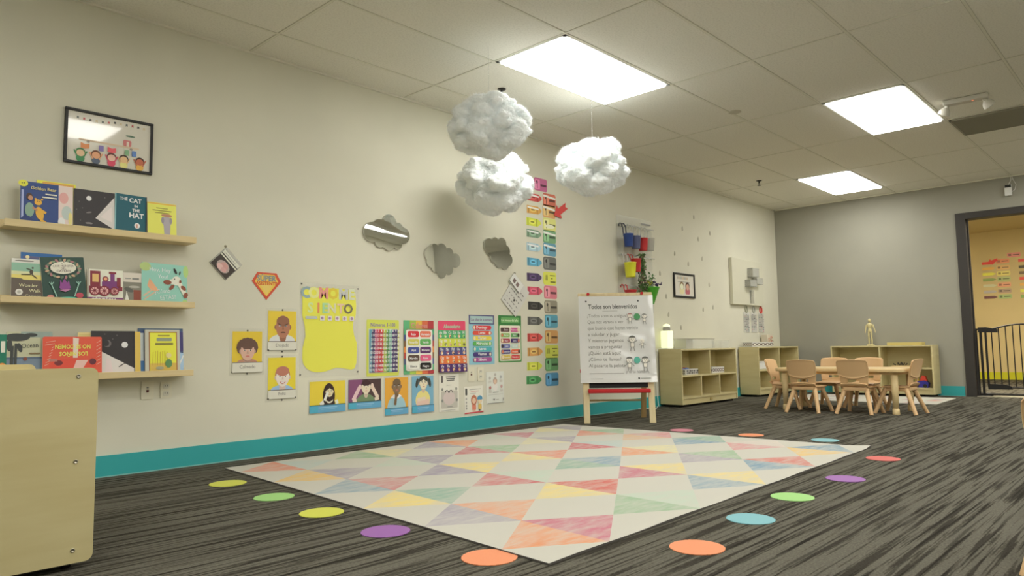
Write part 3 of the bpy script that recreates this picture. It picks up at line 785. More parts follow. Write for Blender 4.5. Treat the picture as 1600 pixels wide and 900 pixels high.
def art_bear(A):
    a = A.A
    A.rect(0.72, 0, 1, a, ink(206, 188, 182)); A.ell(0.82, a * 0.72, 0.09, 0.13, ink(204, 150, 146)); A.ell(0.88, a * 0.38, 0.10, 0.16, ink(168, 180, 176)); A.ell(0.78, a * 0.16, 0.07, 0.10, ink(222, 214, 204)); A.ell(0.95, a * 0.25, 0.04, 0.15, ink(208, 196, 120))
    A.rect(0.02, 0.02, 0.06, a * 0.8, ink(150, 160, 200)); A.ell(0.05, a - 0.05, 0.09, 0.075, YB); A.ell(0.03, a - 0.05, 0.012, 0.012, BLKB); A.ell(0.07, a - 0.045, 0.012, 0.012, BLKB)
    GB = ink(208, 158, 36)
    A.ell(0.36, a * 0.30, 0.075, 0.15, GB, rot=12); A.ell(0.33, a * 0.55, 0.072, 0.066, GB); A.ell(0.28, a * 0.62, 0.022, 0.022, GB); A.ell(0.40, a * 0.62, 0.022, 0.022, GB)
    A.line(0.38, a * 0.38, 0.48, a * 0.32, 0.05, GB); A.line(0.38, a * 0.16, 0.47, a * 0.10, 0.055, GB)
    for e in (0.315, 0.35): A.ell(e, a * 0.57, 0.008, 0.01, BLKB)
    A.ell(0.165, a * 0.66, 0.06, 0.08, ink(66, 46, 40)); A.ell(0.185, a * 0.63, 0.045, 0.055, ink(170, 122, 92)); A.ell(0.17, a * 0.36, 0.085, 0.16, ink(120, 150, 130)); A.ell(0.12, a * 0.12, 0.11, 0.10, ink(30, 52, 110)); A.line(0.22, a * 0.42, 0.31, a * 0.36, 0.045, ink(170, 122, 92))
    A.text('Golden Bear', 0.43, a * 0.83, 0.10, ink(214, 196, 120), fit=0.48, fat=0.01)
    A.rect(0.46, a * 0.735, 0.68, a * 0.765, W2); A.rect(0.40, a * 0.66, 0.68, a * 0.69, W2)
book(0.874, 1.103, 1.506, 0, NAVY, 'blue picture book with a yellow teddy bear, at left on the top ledge', art=art_bear)
def art_night(A):
    a = A.A
    A.poly([(0.52, a * 0.34), (1.0, a * 0.90), (1.0, a * 0.10)], ink(196, 190, 186)); A.poly([(0.64, a * 0.38), (0.93, a * 0.66), (0.93, a * 0.28)], ink(208, 196, 194))
    A.ell(0.36, a * 0.80, 0.065, 0.07, ink(222, 216, 206)); A.ell(0.36, a * 0.46, 0.07, 0.022, ink(112, 106, 104), rot=15); A.ell(0.36, a * 0.20, 0.09, 0.03, ink(120, 114, 112)); A.ell(0.37, a * 0.165, 0.05, 0.02, BLKB)
    for p in ((0.12, 0.7), (0.2, 0.55), (0.06, 0.5), (0.75, 0.86), (0.15, 0.25)): A.ell(p[0], a * p[1], 0.01, 0.01, ink(130, 124, 120))
book(1.108, 1.300, 1.503, 0, BLKB, 'black picture book with a pale triangle, on the top ledge', art=art_night)
def art_teal(A):
    a = A.A
    for s_, x, z, k, f in (('THE', 0.27, 0.85, 0.15, 0.24), ('CAT', 0.64, 0.82, 0.21, 0.40), ('IN', 0.66, 0.71, 0.11, 0.14), ('THE', 0.66, 0.595, 0.14, 0.24), ('HAT', 0.68, 0.44, 0.24, 0.46)):
        A.text(s_, x, a * z, k, W1, fit=f, fat=0.03)
    A.ell(0.70, a * 0.25, 0.09, 0.095, W1); A.rect(0.675, a * 0.20, 0.715, a * 0.29, ink(190, 130, 110)); A.rect(0.42, a * 0.035, 0.9, a * 0.065, W2, 0.02)
    A.rect(0, 0, 0.035, a, ink(120, 170, 176)); A.rect(0.965, 0, 1, a, ink(14, 40, 56))
book(1.298, 1.459, 1.505, 0, TEALB, 'teal picture book with big white capital letters, on the top ledge', art=art_teal, rot=-1.2, t=0.014)
def art_eleph(A):
    a = A.A
    A.rect(0, a - 0.055, 1, a - 0.02, ink(214, 160, 54)); E_ = ink(158, 152, 158)
    A.ell(0.66, a * 0.50, 0.19, 0.17, E_); A.poly([(0.54, a * 0.5), (0.80, a * 0.5), (0.76, 0), (0.58, 0)], E_); A.ell(0.66, a * 0.66, 0.19, 0.05, ink(172, 120, 96)); A.ell(0.52, a * 0.52, 0.05, 0.12, ink(140, 134, 140)); A.ell(0.80, a * 0.52, 0.05, 0.12, ink(140, 134, 140))
    for z, f in ((0.84, 0.4), (0.775, 0.66), (0.71, 0.5)): A.rect(0.5 - f / 2, a * z, 0.5 + f / 2, a * z + 0.022, ink(120, 110, 60))
book(1.466, 1.621, 1.484, 0, ink(222, 208, 84), 'yellow picture book with a grey elephant, at right on the top ledge', art=art_eleph)

book(0.893, 1.072, 1.155, 1, ink(28, 90, 150), 'bright blue picture book peeking out at the back of the middle ledge', y=-0.082, art=lambda A: (A.rect(0.05, A.A - 0.17, 0.95, A.A - 0.10, ink(82, 84, 120)), A.ell(0.16, A.A - 0.13, 0.05, 0.05, ink(214, 196, 150))))
def art_walk(A):
    a = A.A
    A.rect(0, a * 0.50, 1, a * 0.74, ink(208, 192, 98)); A.rect(0, a * 0.68, 1, a * 0.90, ink(128, 170, 148)); A.rect(0, a * 0.62, 1, a * 0.70, ink(196, 196, 150)); A.rect(0, a * 0.90, 1, a, ink(198, 198, 190)); A.ell(0.4, a * 0.95, 0.3, 0.03, ink(120, 116, 110))
    A.poly([(0, 0), (1, 0), (1, a * 0.46), (0.62, a * 0.40), (0.3, a * 0.53), (0, a * 0.54)], ink(88, 78, 70))
    K = ink(70, 62, 52); A.ell(0.62, a * 0.69, 0.06, 0.09, K); A.ell(0.66, a * 0.79, 0.035, 0.035, K); A.line(0.60, a * 0.63, 0.30, a * 0.62, 0.04, K); A.line(0.64, a * 0.63, 0.80, a * 0.54, 0.04, K); A.line(0.62, a * 0.74, 0.46, a * 0.77, 0.03, K)
    for s_, x, z, f in (('Wonder', 0.53, 0.33, 0.6), ('Walk', 0.74, 0.205, 0.4), ('Canyon', 0.68, 0.075, 0.6)): A.text(s_, x, a * z, 0.17, ink(214, 204, 162), fit=f)
    A.ell(0.24, a * 0.20, 0.115, 0.115, ink(204, 202, 194)); A.ell(0.24, a * 0.20, 0.06, 0.06, ink(168, 166, 158))
book(0.851, 0.984, 1.119, 1, ink(88, 78, 70), 'picture book with a leaping figure over a brown canyon, at left on the middle ledge', art=art_walk)
def art_cave(A):
    a = A.A
    for k in range(26):
        q = k / 26 * 2 * PI; A.ell(0.5 + 0.38 * math.cos(q), a * 0.73 + 0.23 * math.sin(q), 0.05, 0.03, ink(*[(160, 110, 110), (120, 140, 110), (180, 150, 120), (90, 110, 90)][k % 4]), rot=k * 40, n=10)
    A.ell(0.5, a * 0.75, 0.30, 0.165, ink(208, 204, 188))
    K = ink(96, 70, 66)
    for s_, z, f in (('LA', 0.85, 0.10), ('CAVE MONSTER', 0.765, 0.48), ('DEL', 0.71, 0.12), ('CAVERN', 0.65, 0.34)): A.text(s_, 0.5, a * z, 0.085, K, fit=f)
    P = ink(128, 58, 130); A.poly([(0.38, a * 0.30), (0.62, a * 0.30), (0.60, a * 0.46), (0.56, a * 0.40), (0.50, a * 0.50), (0.44, a * 0.40), (0.40, a * 0.47)], P); A.ell(0.5, a * 0.30, 0.13, 0.07, P); A.poly([(0.36, a * 0.24), (0.64, a * 0.25), (0.5, a * 0.19)], ink(170, 110, 150))
    L = ink(140, 186, 170); A.line(0.30, a * 0.08, 0.20, a * 0.36, 0.022, L); A.line(0.70, a * 0.08, 0.82, a * 0.36, 0.022, L)
    for x, z in ((0.20, 0.36), (0.82, 0.36)):
        for e in (-0.05, 0, 0.05): A.line(x, a * z, x + e, a * z + 0.07, 0.016, L)
    A.ell(0.5, a * 0.03, 0.27, 0.05, ink(64, 178, 156)); A.ell(0.82, a * 0.10, 0.09, 0.07, ink(170, 60, 76)); A.ell(0.15, a * 0.08, 0.08, 0.06, ink(190, 120, 110))
book(0.984, 1.178, 1.132, 1, GRN, 'dark green picture book with a purple cave creature, tilted, on the middle ledge', y=-0.112, rot=4.5, art=art_cave, r=0.02)
def art_train(A):
    a = A.A; R_, P = ink(122, 34, 50), ink(112, 48, 110)
    A.rect(0, a * 0.0, 1, a * 0.17, P); A.text('stanley', 0.46, a * 0.04, 0.24, W1, fit=0.9, fat=0.02)
    A.rect(0.05, a * 0.38, 0.98, a * 0.50, R_); A.rect(0.08, a * 0.5, 0.36, a * 0.95, R_); A.rect(0.14, a * 0.62, 0.31, a * 0.86, ink(206, 168, 100)); A.rect(0.40, a * 0.42, 0.86, a * 0.66, P, 0.05)
    A.rect(0.64, a * 0.6, 0.76, a * 0.90, P); A.rect(0.60, a * 0.88, 0.80, a * 0.94, R_); A.ell(0.50, a * 0.72, 0.085, 0.085, R_); A.ell(0.50, a * 0.72, 0.05, 0.05, ink(210, 150, 110)); A.rect(0.82, a * 0.5, 0.93, a * 0.78, R_)
    for x, r_ in ((0.20, 0.15), (0.46, 0.16), (0.74, 0.125)):
        A.ell(x, a * 0.36, r_, r_, R_); A.ell(x, a * 0.36, r_ * 0.72, r_ * 0.72, ink(206, 160, 156)); A.ell(x, a * 0.36, r_ * 0.22, r_ * 0.22, R_)
        for k in range(8):
            q = k * PI / 4; A.line(x, a * 0.36, x + r_ * 0.72 * math.cos(q), a * 0.36 + r_ * 0.72 * math.sin(q), 0.018, R_)
    A.rect(0, a * 0.0, 0.02, a, ink(120, 96, 90))
book(1.180, 1.352, 1.090, 1, ink(214, 206, 190), 'white picture book with a purple steam train, on the middle ledge', art=art_train)
def art_grey(A):
    a = A.A; A.rect(0, 0, 1, a * 0.70, ink(118, 116, 104)); A.rect(0.55, 0, 1, a * 0.45, ink(128, 62, 44)); A.ell(0.3, a * 0.45, 0.26, 0.12, ink(84, 84, 78), rot=-20); A.ell(0.6, a * 0.55, 0.3, 0.07, ink(160, 158, 148)); A.poly([(0.05, 0), (0.35, 0), (0.18, a * 0.42)], ink(206, 206, 196)); A.rect(0.1, a * 0.80, 0.4, a * 0.83, G2); A.rect(0.48, a * 0.78, 0.85, a * 0.84, G2)
book(1.353, 1.446, 1.082, 1, ink(196, 188, 176), 'small grey and brown book between the train book and the aqua book', art=art_grey)
def art_cow(A):
    a = A.A
    A.ell(0.08, a * 0.9, 0.12, 0.10, ink(160, 180, 110)); A.ell(0.97, a * 0.85, 0.06, 0.14, ink(160, 190, 110)); A.ell(0.95, a * 0.05, 0.07, 0.09, ink(160, 190, 110))
    A.text('Hoy, Hey', 0.40, a * 0.80, 0.13, W1, fit=0.46); A.text('You?', 0.46, a * 0.64, 0.12, W1, fit=0.22)
    A.poly([(0.17, a * 0.62), (0.38, a * 0.32), (0.20, a * 0.32), (0.12, a * 0.44)], ink(206, 152, 112)); A.line(0.22, a * 0.34, 0.04, a * 0.18, 0.035, ink(200, 170, 140)); A.line(0.30, a * 0.30, 0.06, a * 0.10, 0.03, ink(200, 170, 140))
    c, k, br = ink(222, 204, 190), ink(40, 34, 34), ink(126, 66, 44)
    A.ell(0.76, a * 0.60, 0.10, 0.11, c); A.ell(0.66, a * 0.57, 0.08, 0.06, c); A.ell(0.555, a * 0.55, 0.09, 0.055, br); A.ell(0.65, a * 0.43, 0.08, 0.04, br, rot=50); A.ell(0.73, a * 0.84, 0.028, 0.075, k, rot=25); A.ell(0.83, a * 0.80, 0.016, 0.05, k, rot=-12); A.ell(0.84, a * 0.58, 0.026, 0.05, br); A.ell(0.71, a * 0.64, 0.014, 0.016, k)
    A.line(0.82, a * 0.54, 0.98, a * 0.20, 0.10, c); A.ell(0.91, a * 0.43, 0.07, 0.045, br, rot=-40); A.ell(0.96, a * 0.25, 0.05, 0.07, br, rot=-20)
    A.text('¿Cómo', 0.45, a * 0.27, 0.14, W1, fit=0.34, rot=8); A.text('ESTÁS?', 0.57, a * 0.13, 0.13, W1, fit=0.34, rot=8); A.rect(0.42, a * 0.045, 0.82, a * 0.07, ink(60, 130, 140))
book(1.441, 1.685, 1.140, 1, ink(130, 184, 170), 'aqua picture book with a spotted cow, at right on the middle ledge', y=-0.110, lean=0.13, rot=-1.5, art=art_cow, r=0.02)

book(0.735, 0.845, 0.748, 2, ink(16, 110, 86), 'green picture book cut by the left edge, on the bottom ledge', art=lambda A: (A.ell(0.85, A.A * 0.3, 0.14, 0.14, ink(214, 130, 50)), A.rect(0.8, A.A * 0.6, 0.95, A.A * 0.85, W2)))
def art_ocean(A):
    a = A.A
    A.rect(0, 0, 1, a * 0.45, ink(108, 124, 142)); A.rect(0, a * 0.42, 1, a * 0.46, ink(84, 100, 120)); A.rect(0, 0, 1, a * 0.12, ink(150, 140, 100)); A.rect(0.3, a * 0.88, 1, a, ink(136, 150, 142))
    T = ink(58, 62, 60); A.line(0.10, 0, 0.12, a * 0.7, 0.07, T); A.line(0.18, 0, 0.20, a * 0.75, 0.06, T); A.ell(0.22, a * 0.88, 0.28, 0.10, T); A.ell(0.28, a * 0.66, 0.05, 0.12, T, rot=15); A.ell(0.06, a * 0.72, 0.06, 0.16, T); A.ell(0.52, a * 0.93, 0.14, 0.05, T)
    A.text('Ocean', 0.50, a * 0.66, 0.17, T, fit=0.36, rot=4); A.rect(0.48, a * 0.52, 0.72, a * 0.55, ink(120, 100, 70)); A.ell(0.37, a * 0.24, 0.08, 0.09, ink(70, 92, 150)); A.ell(0.40, a * 0.42, 0.045, 0.045, ink(120, 66, 50))
book(0.846, 1.038, 0.762, 2, ink(176, 176, 146), 'seaside picture book with a dark palm tree, at left on the bottom ledge', y=-0.098, art=art_ocean)
book(1.154, 1.264, 0.760, 2, ink(206, 188, 130), 'cream book peeking out behind the red upside-down book', y=-0.086, art=lambda A: A.rect(0.04, 0, 0.96, A.A * 0.97, ink(196, 176, 112)))
def art_red(A):
    a = A.A; YL = ink(218, 200, 80)
    A.ell(0.5, a * 0.30, 0.40, 0.13, ink(206, 66, 44)); A.ell(0.26, a * 0.36, 0.07, 0.05, ink(110, 40, 44)); A.rect(0.10, a * 0.40, 0.24, a * 0.46, ink(170, 110, 100)); A.ell(0.84, a * 0.38, 0.06, 0.06, ink(96, 40, 52))
    A.poly([(0.48, a * 0.12), (0.62, a * 0.10), (0.76, a * 0.42), (0.56, a * 0.42)], ink(212, 170, 160)); A.poly([(0.50, a * 0.48), (0.58, a * 0.48), (0.60, a * 0.96), (0.50, a * 0.98)], ink(220, 190, 176)); A.ell(0.50, a * 0.08, 0.10, 0.05, ink(214, 190, 140))
    A.text('LOS NIÑOS', 0.51, a * 0.625, 0.105, YL, fit=0.48, rot=180, fat=0.03); A.text('NO SE COMEN', 0.50, a * 0.80, 0.105, YL, fit=0.60, rot=180, fat=0.03)
    for k in range(9): A.line(0.03 + 0.02 * k % 0.14, a * (0.3 + 0.07 * k), 0.10 + 0.013 * k, a * (0.35 + 0.068 * k), 0.012, ink(222, 150, 130))
    for k in range(7): A.line(0.90, a * (0.3 + 0.09 * k), 0.97, a * (0.36 + 0.09 * k), 0.012, ink(226, 150, 130))
book(0.991, 1.256, 0.737, 2, REDB, 'red picture book standing upside down, on the bottom ledge behind the foreground shelf', y=-0.118, rot=0, art=art_red, r=0.03)
def art_night2(A):
    a = A.A
    A.poly([(0.05, 0), (0.98, 0), (0.98, a * 0.16), (0.20, a * 0.56)], ink(200, 194, 190)); A.poly([(0.30, a * 0.02), (0.5, a * 0.02), (0.44, a * 0.36), (0.34, a * 0.40)], ink(210, 190, 190))
    A.ell(0.76, a * 0.69, 0.075, 0.075, ink(224, 220, 212)); A.ell(0.36, a * 0.72, 0.09, 0.09, ink(98, 92, 92)); A.ell(0.33, a * 0.73, 0.07, 0.08, BLKB); A.line(0.62, a * 0.20, 0.80, a * 0.30, 0.02, BLKB)
    for p in ((0.3, 0.93), (0.58, 0.90), (0.48, 0.82)): A.ell(p[0], a * p[1], 0.018, 0.018, ink(84, 78, 78))
book(1.212, 1.424, 0.768, 2, BLKB, 'black picture book with a moon over a pale triangle, on the bottom ledge', y=-0.098, art=art_night2)
book(1.423, 1.450, 0.765, 2, ink(200, 170, 70), 'thin gold book edge beside the black book on the bottom ledge', y=-0.104)
def art_blue(A):
    a = A.A; A.rect(0, a * 0.95, 1, a, ink(60, 84, 110)); A.rect(0.03, 0, 0.12, a * 0.9, ink(196, 204, 212)); A.rect(0.05, 0, 0.20, a * 0.3, ink(70, 120, 176)); A.rect(0.86, a * 0.5, 1.0, a * 0.92, ink(58, 54, 110)); A.poly([(0.8, 0), (1, a * 0.05), (1, a * 0.45), (0.8, a * 0.5)], ink(150, 180, 212)); A.line(0.86, a * 0.1, 1.0, a * 0.4, 0.03, W1)
book(1.443, 1.683, 0.784, 2, ink(58, 76, 120), 'blue picture book behind the yellow one, at right on the bottom ledge', y=-0.088, art=art_blue)
def art_arth(A):
    a = A.A
    A.rect(0.10, 0.02, 0.92, a * 0.95, ink(150, 92, 40)); YC = ink(218, 208, 40); A.rect(0.13, 0.05, 0.89, a * 0.93, YC); A.rect(0.14, 0.05, 0.89, a * 0.25, ink(196, 166, 70))
    A.rect(0.36, a * 0.85, 0.70, a * 0.88, ink(140, 130, 50)); A.rect(0.32, a * 0.74, 0.76, a * 0.815, ink(130, 140, 120), 0.02); A.rect(0.28, a * 0.655, 0.80, a * 0.70, ink(110, 104, 50), 0.015)
    for k in range(7): A.line(0.20 + 0.07 * k, a * 0.2, 0.22 + 0.066 * k, a * 0.5 + 0.02 * (k % 3), 0.012, ink(176, 150, 40))
    A.ell(0.66, a * 0.24, 0.10, 0.13, ink(84, 130, 80)); A.ell(0.66, a * 0.42, 0.08, 0.08, ink(212, 196, 130)); A.ell(0.40, a * 0.14, 0.12, 0.05, ink(150, 150, 120))
book(1.472, 1.655, 0.777, 2, ink(176, 174, 160), 'yellow picture book in a clear sleeve, at right front of the bottom ledge', y=-0.112, art=art_arth)

# ------------------------------------------------------------------ framed pictures
def framed(name, label, x0, x1, z0, z1, bw, draw, depth=0.018):
    w, h = x1 - x0, z1 - z0
    t = thing(name, label, 'framed picture', ((x0 + x1) / 2, 0, (z0 + z1) / 2))
    f = MB(); a, c = w / 2, h / 2
    f.box(-a, a, -depth, -0.001, c - bw, c, M_black); f.box(-a, a, -depth, -0.001, -c, -c + bw, M_black)
    f.box(-a, -a + bw, -depth, -0.001, -c + bw, c - bw, M_black); f.box(a - bw, a, -depth, -0.001, -c + bw, c - bw, M_black)
    f.build('frame', t, bevel=0.002)
    A = Art(w - 2 * bw, h - 2 * bw, mat('glazed_print', pc(200, 196, 184), 0.08, coat=0.6), t=0.006); A.step = 0.00012
    draw(A); A.place('print', 0, 0, -0.009, parent=t)
    return t
HC = [(70, 120, 70), (110, 66, 40), (96, 44, 40), (60, 40, 30), (60, 36, 28)]
def draw_birthday(A):
    a = A.A
    for k in range(12):
        x, z = 0.10 + 0.073 * k, a * (0.94 - 0.012 * abs(6 - k) ** 0.5 - 0.02 * math.sin(k * 0.5))
        c = ink(*[(96, 104, 100), (180, 90, 90), (60, 58, 56), (190, 176, 140)][k % 4]); A.poly([(x, z - 0.035), (x + 0.012, z - 0.022), (x + 0.024, z - 0.035), (x + 0.024, z), (x, z)], c)
    A.rect(0.13, a * 0.435, 0.86, a * 0.47, ink(196, 176, 150), 0.01); A.rect(0.66, a * 0.47, 0.76, a * 0.60, ink(190, 110, 110), 0.02); A.rect(0.70, a * 0.47, 0.73, a * 0.57, ink(214, 190, 176)); A.ell(0.745, a * 0.69, 0.06, 0.012, ink(80, 110, 90)); A.ell(0.24, a * 0.425, 0.02, 0.015, ink(150, 140, 130)); A.ell(0.76, a * 0.42, 0.02, 0.015, ink(150, 140, 130))
    for i, (x, sh, bk) in enumerate([(0.155, (60, 130, 80), (222, 134, 80)), (0.335, (78, 90, 110), (124, 110, 170)), (0.52, (200, 60, 90), (214, 80, 90)), (0.67, (222, 200, 120), (120, 160, 120)), (0.87, (224, 160, 60), (84, 120, 180))]):
        S, Hh = ink(*[(226, 174, 136), (214, 150, 110), (226, 168, 150), (222, 170, 120), (180, 96, 66)][i]), ink(*HC[i])
        A.ell(x, 0.045, 0.05, 0.05, ink(*sh))
        for e in (-1, 1): A.line(x + e * 0.035, 0.06, x + e * 0.075, 0.145, 0.016, ink(*sh) if i in (0, 2) else S)
        A.ell(x, 0.125, 0.058, 0.055, Hh); A.ell(x, 0.113, 0.048, 0.045, S)
        bx = x + [0.05, 0.06, 0.0, 0.035, -0.075][i]; bz = 0.215; A.poly([(bx - 0.05, bz - 0.03), (bx, bz - 0.038), (bx + 0.05, bz - 0.025), (bx + 0.05, bz + 0.035), (bx, bz + 0.022), (bx - 0.05, bz + 0.04)] if i in (0, 2) else A.rr(bx - 0.028, bz - 0.038, bx + 0.028, bz + 0.038, 0.006), ink(*bk))
framed('framed_poster', 'wide black framed poster of children holding up books, above the ledges', 1.073, 1.513, 1.651, 1.946, 0.014, draw_birthday)
def draw_small(A):
    a = A.A
    for k in range(8): A.rect(0.14 + 0.07 * k, a * 0.80, 0.19 + 0.07 * k, a * 0.92, ink(*[(150, 140, 130), (170, 150, 120), (140, 150, 140)][k % 3]))
    A.rect(0.15, a * 0.66, 0.78, a * 0.685, G2)
    for x, s_, h_ in ((0.36, (216, 206, 180), (120, 96, 60)), (0.66, (190, 150, 130), (70, 44, 36))):
        A.rect(x - 0.12, 0.05, x + 0.12, 0.20, ink(*[(206, 196, 150), (170, 90, 100)][x > 0.5]), 0.05); A.ell(x, 0.27, 0.11, 0.11, ink(*h_)); A.ell(x, 0.245, 0.085, 0.085, ink(*s_))
framed('framed_picture', 'small black framed print of two children, right of the hanging buckets', 7.108, 7.574, 1.192, 1.473, 0.022, draw_small)

# ------------------------------------------------------------------ portraits and charts on the left wall
def laminate(A, m=0.018):       # clear plastic margin round a print
    w, h, k = A.w, A.h, m
    vs = [(x, A.t_ if hasattr(A, 't_') else 0.0010, z) for x, z in ((-k, -k), (w + k, -k), (w + k, h + k), (-k, h + k))]
    A.mb.add(vs, [(0, 1, 2, 3)], M_lam)
def pins(o, w, h, pts):
    for x, z in pts:
        b = MB(); b.lathe([(0, 0.004), (0.0045, 0.003), (0.006, 0)], mat('pin_steel', (0.12, 0.11, 0.10), 0.4), n=10)
        b.build('pin', o, loc=(x * w / 2, -0.002, z * h / 2), rot=(PI / 2, 0, 0))
def face(A, cx, cz, r, skin, hair, cut, mouth=0, brow=0):
    S, Hh, D = ink(*skin), ink(*hair), ink(*[int(v * 0.45) for v in skin]); S2 = ink(*[int(v * 0.86) for v in skin])
    A.ell(cx, cz - r * 1.15, r * 0.42, r * 0.6, S2)
    if cut == 'long': A.ell(cx, cz - r * 0.35, r * 1.25, r * 1.75, Hh)
    if cut == 'curly':
        for k in range(11): q = math.radians(-25 + 23 * k); A.ell(cx + r * 0.95 * math.cos(q), cz + r * 0.45 + r * 0.75 * math.sin(q), r * 0.42, r * 0.42, Hh, n=12)
    if cut == 'tails':
        for e in (-1, 1): A.ell(cx + e * r * 1.45, cz + r * 0.1, r * 0.32, r * 0.85, Hh, rot=e * 12)
    if cut != 'bald': A.ell(cx, cz + r * 0.22, r * 0.98, r * 1.08, Hh)
    for e in (-1, 1): A.ell(cx + e * r * 0.88, cz - r * 0.05, r * 0.16, r * 0.26, S2)
    A.ell(cx, cz, r * 0.86, r * (1.28 if cut == 'bald' else 1.12), S)
    if cut == 'bald': A.ell(cx, cz + r * 0.62, r * 0.80, r * 0.60, ink(*[int(v * 0.82) for v in skin]))
    elif cut in ('short', 'curly', 'fringe'): A.ell(cx, cz + r * 0.72, r * 0.86, r * (0.58 if cut == 'fringe' else 0.48), Hh)
    elif cut in ('long', 'tails'):
        A.ell(cx - r * 0.5, cz + r * 0.82, r * 0.62, r * 0.36, Hh, rot=30); A.ell(cx + r * 0.5, cz + r * 0.82, r * 0.62, r * 0.36, Hh, rot=-30)
    for e in (-1, 1):
        A.ell(cx + e * r * 0.36, cz + r * 0.10, r * 0.15, r * 0.075, ink(224, 218, 206)); A.ell(cx + e * r * 0.36, cz + r * 0.10, r * 0.075, r * 0.08, ink(44, 34, 30), n=10)
        A.line(cx + e * r * 0.18, cz + r * (0.26 - 0.10 * brow), cx + e * r * 0.56, cz + r * (0.30 + 0.06 * brow), r * 0.075, Hh if cut != 'bald' else D)
    A.poly([(cx - r * 0.13, cz - r * 0.30), (cx + r * 0.13, cz - r * 0.30), (cx + r * 0.05, cz + r * 0.06), (cx - r * 0.05, cz + r * 0.06)], S2)
    L = ink(186, 104, 96)
    if mouth > 0: A.ell(cx, cz - r * 0.52, r * 0.36, r * 0.26, L, 180, 360); A.ell(cx, cz - r * 0.54, r * 0.27, r * 0.12, ink(230, 226, 214), 180, 360)
    elif mouth < 0: A.ell(cx, cz - r * 0.68, r * 0.30, r * 0.13, D, 0, 180)
    else: A.ell(cx, cz - r * 0.58, r * 0.26, r * 0.07, L)
def portrait(rect, word, label, bgc, draw, split):
    x0, x1, z0, z1 = rect; w, h = x1 - x0, z1 - z0
    A = Art(w, h, ink(204, 202, 190)); laminate(A); sp = A.A * split
    A.rect(0, sp, 1, A.A, ink(*bgc)); draw(A, sp); A.rect(0, 0, 1, sp, ink(196, 194, 182)); A.rect(0, sp - 0.012, 1, sp + 0.012, ink(104, 92, 84)); A.rect(0.02, 0.0, 0.98, 0.014, ink(150, 146, 136))
    A.text(word, 0.5, sp * 0.42, 0.15, ink(110, 106, 100), fit=0.55)
    o = A.place('feelings_photo_card', (x0 + x1) / 2, (z0 + z1) / 2, -0.0025)
    pins(o, w, h, [(0, 1.05), (0, -1.06), (-0.98, -0.97), (0.98, -0.97)])
    return tag(o, label, 'picture card', 'feelings photo cards')
portrait((2.003, 2.194, 0.522, 0.773), 'Calmado', 'photo card of a curly haired child on yellow, lowest left of the three', (204, 176, 30),
         lambda A, sp: (A.ell(0.5, sp, 0.34, 0.12, ink(176, 128, 106), 0, 180), face(A, 0.5, sp + 0.36, 0.27, (196, 158, 140), (96, 70, 60), 'curly')), 0.245)
portrait((2.233, 2.428, 0.654, 0.905), 'Enojado', 'photo card of a child with shaved head on yellow, beside the yellow poster', (206, 180, 34),
         lambda A, sp: (A.ell(0.5, sp, 0.46, 0.24, ink(196, 198, 196), 0, 180), face(A, 0.52, sp + 0.48, 0.29, (164, 110, 84), (70, 50, 40), 'bald', -1, 1)), 0.225)
portrait((2.237, 2.427, 0.349, 0.609), 'Feliz', 'photo card of a smiling fair child on yellow, lowest of the three', (208, 190, 26),
         lambda A, sp: (A.ell(0.5, sp, 0.40, 0.16, ink(140, 170, 200), 0, 180), face(A, 0.52, sp + 0.42, 0.28, (222, 196, 186), (172, 110, 92), 'fringe', 1)), 0.215)

def photo_card(rect, label, bgc, draw, split, bg2=None):
    x0, x1, z0, z1 = rect; w, h = x1 - x0, z1 - z0
    A = Art(w, h, ink(84, 156, 182)); laminate(A, 0.012); sp = A.A * split
    A.rect(0, sp, 1, A.A, ink(*bgc))
    if bg2: A.rect(0.42, sp, 1, A.A, ink(*bg2))
    draw(A, sp); A.rect(0, 0, 1, sp, ink(86, 150, 186)); A.rect(0, 0, 0.22, sp, ink(64, 156, 184)); A.rect(0, sp - 0.016, 1, sp + 0.004, ink(48, 84, 100))
    A.rect(0.24, sp * 0.62, 0.76, sp * 0.70, ink(140, 180, 206)); A.rect(0.30, sp * 0.40, 0.70, sp * 0.47, ink(124, 168, 198))
    o = A.place('senses_photo_card', (x0 + x1) / 2, (z0 + z1) / 2, -0.0025)
    return tag(o, label, 'picture card', 'photo cards with blue bands')
def d_girl(A, sp):
    A.ell(0.52, sp, 0.19, 0.20, ink(52, 50, 52), 0, 180); A.line(0.30, sp, 0.42, sp + 0.09, 0.10, ink(218, 200, 192)); A.line(0.74, sp + 0.10, 0.78, sp, 0.08, ink(220, 206, 190))
    A.ell(0.535, sp + 0.22, 0.17, 0.30, ink(52, 34, 32)); A.ell(0.55, sp + 0.11, 0.10, 0.08, ink(222, 200, 180)); face(A, 0.55, sp + 0.31, 0.115, (222, 196, 160), (52, 34, 32), 'long', 0); A.line(0.40, sp + 0.10, 0.49, sp + 0.30, 0.07, ink(224, 206, 196))
photo_card((2.529, 2.801, 0.240, 0.446), 'photo card of a long haired girl on yellow, below the yellow poster', (208, 186, 38), d_girl, 0.245)
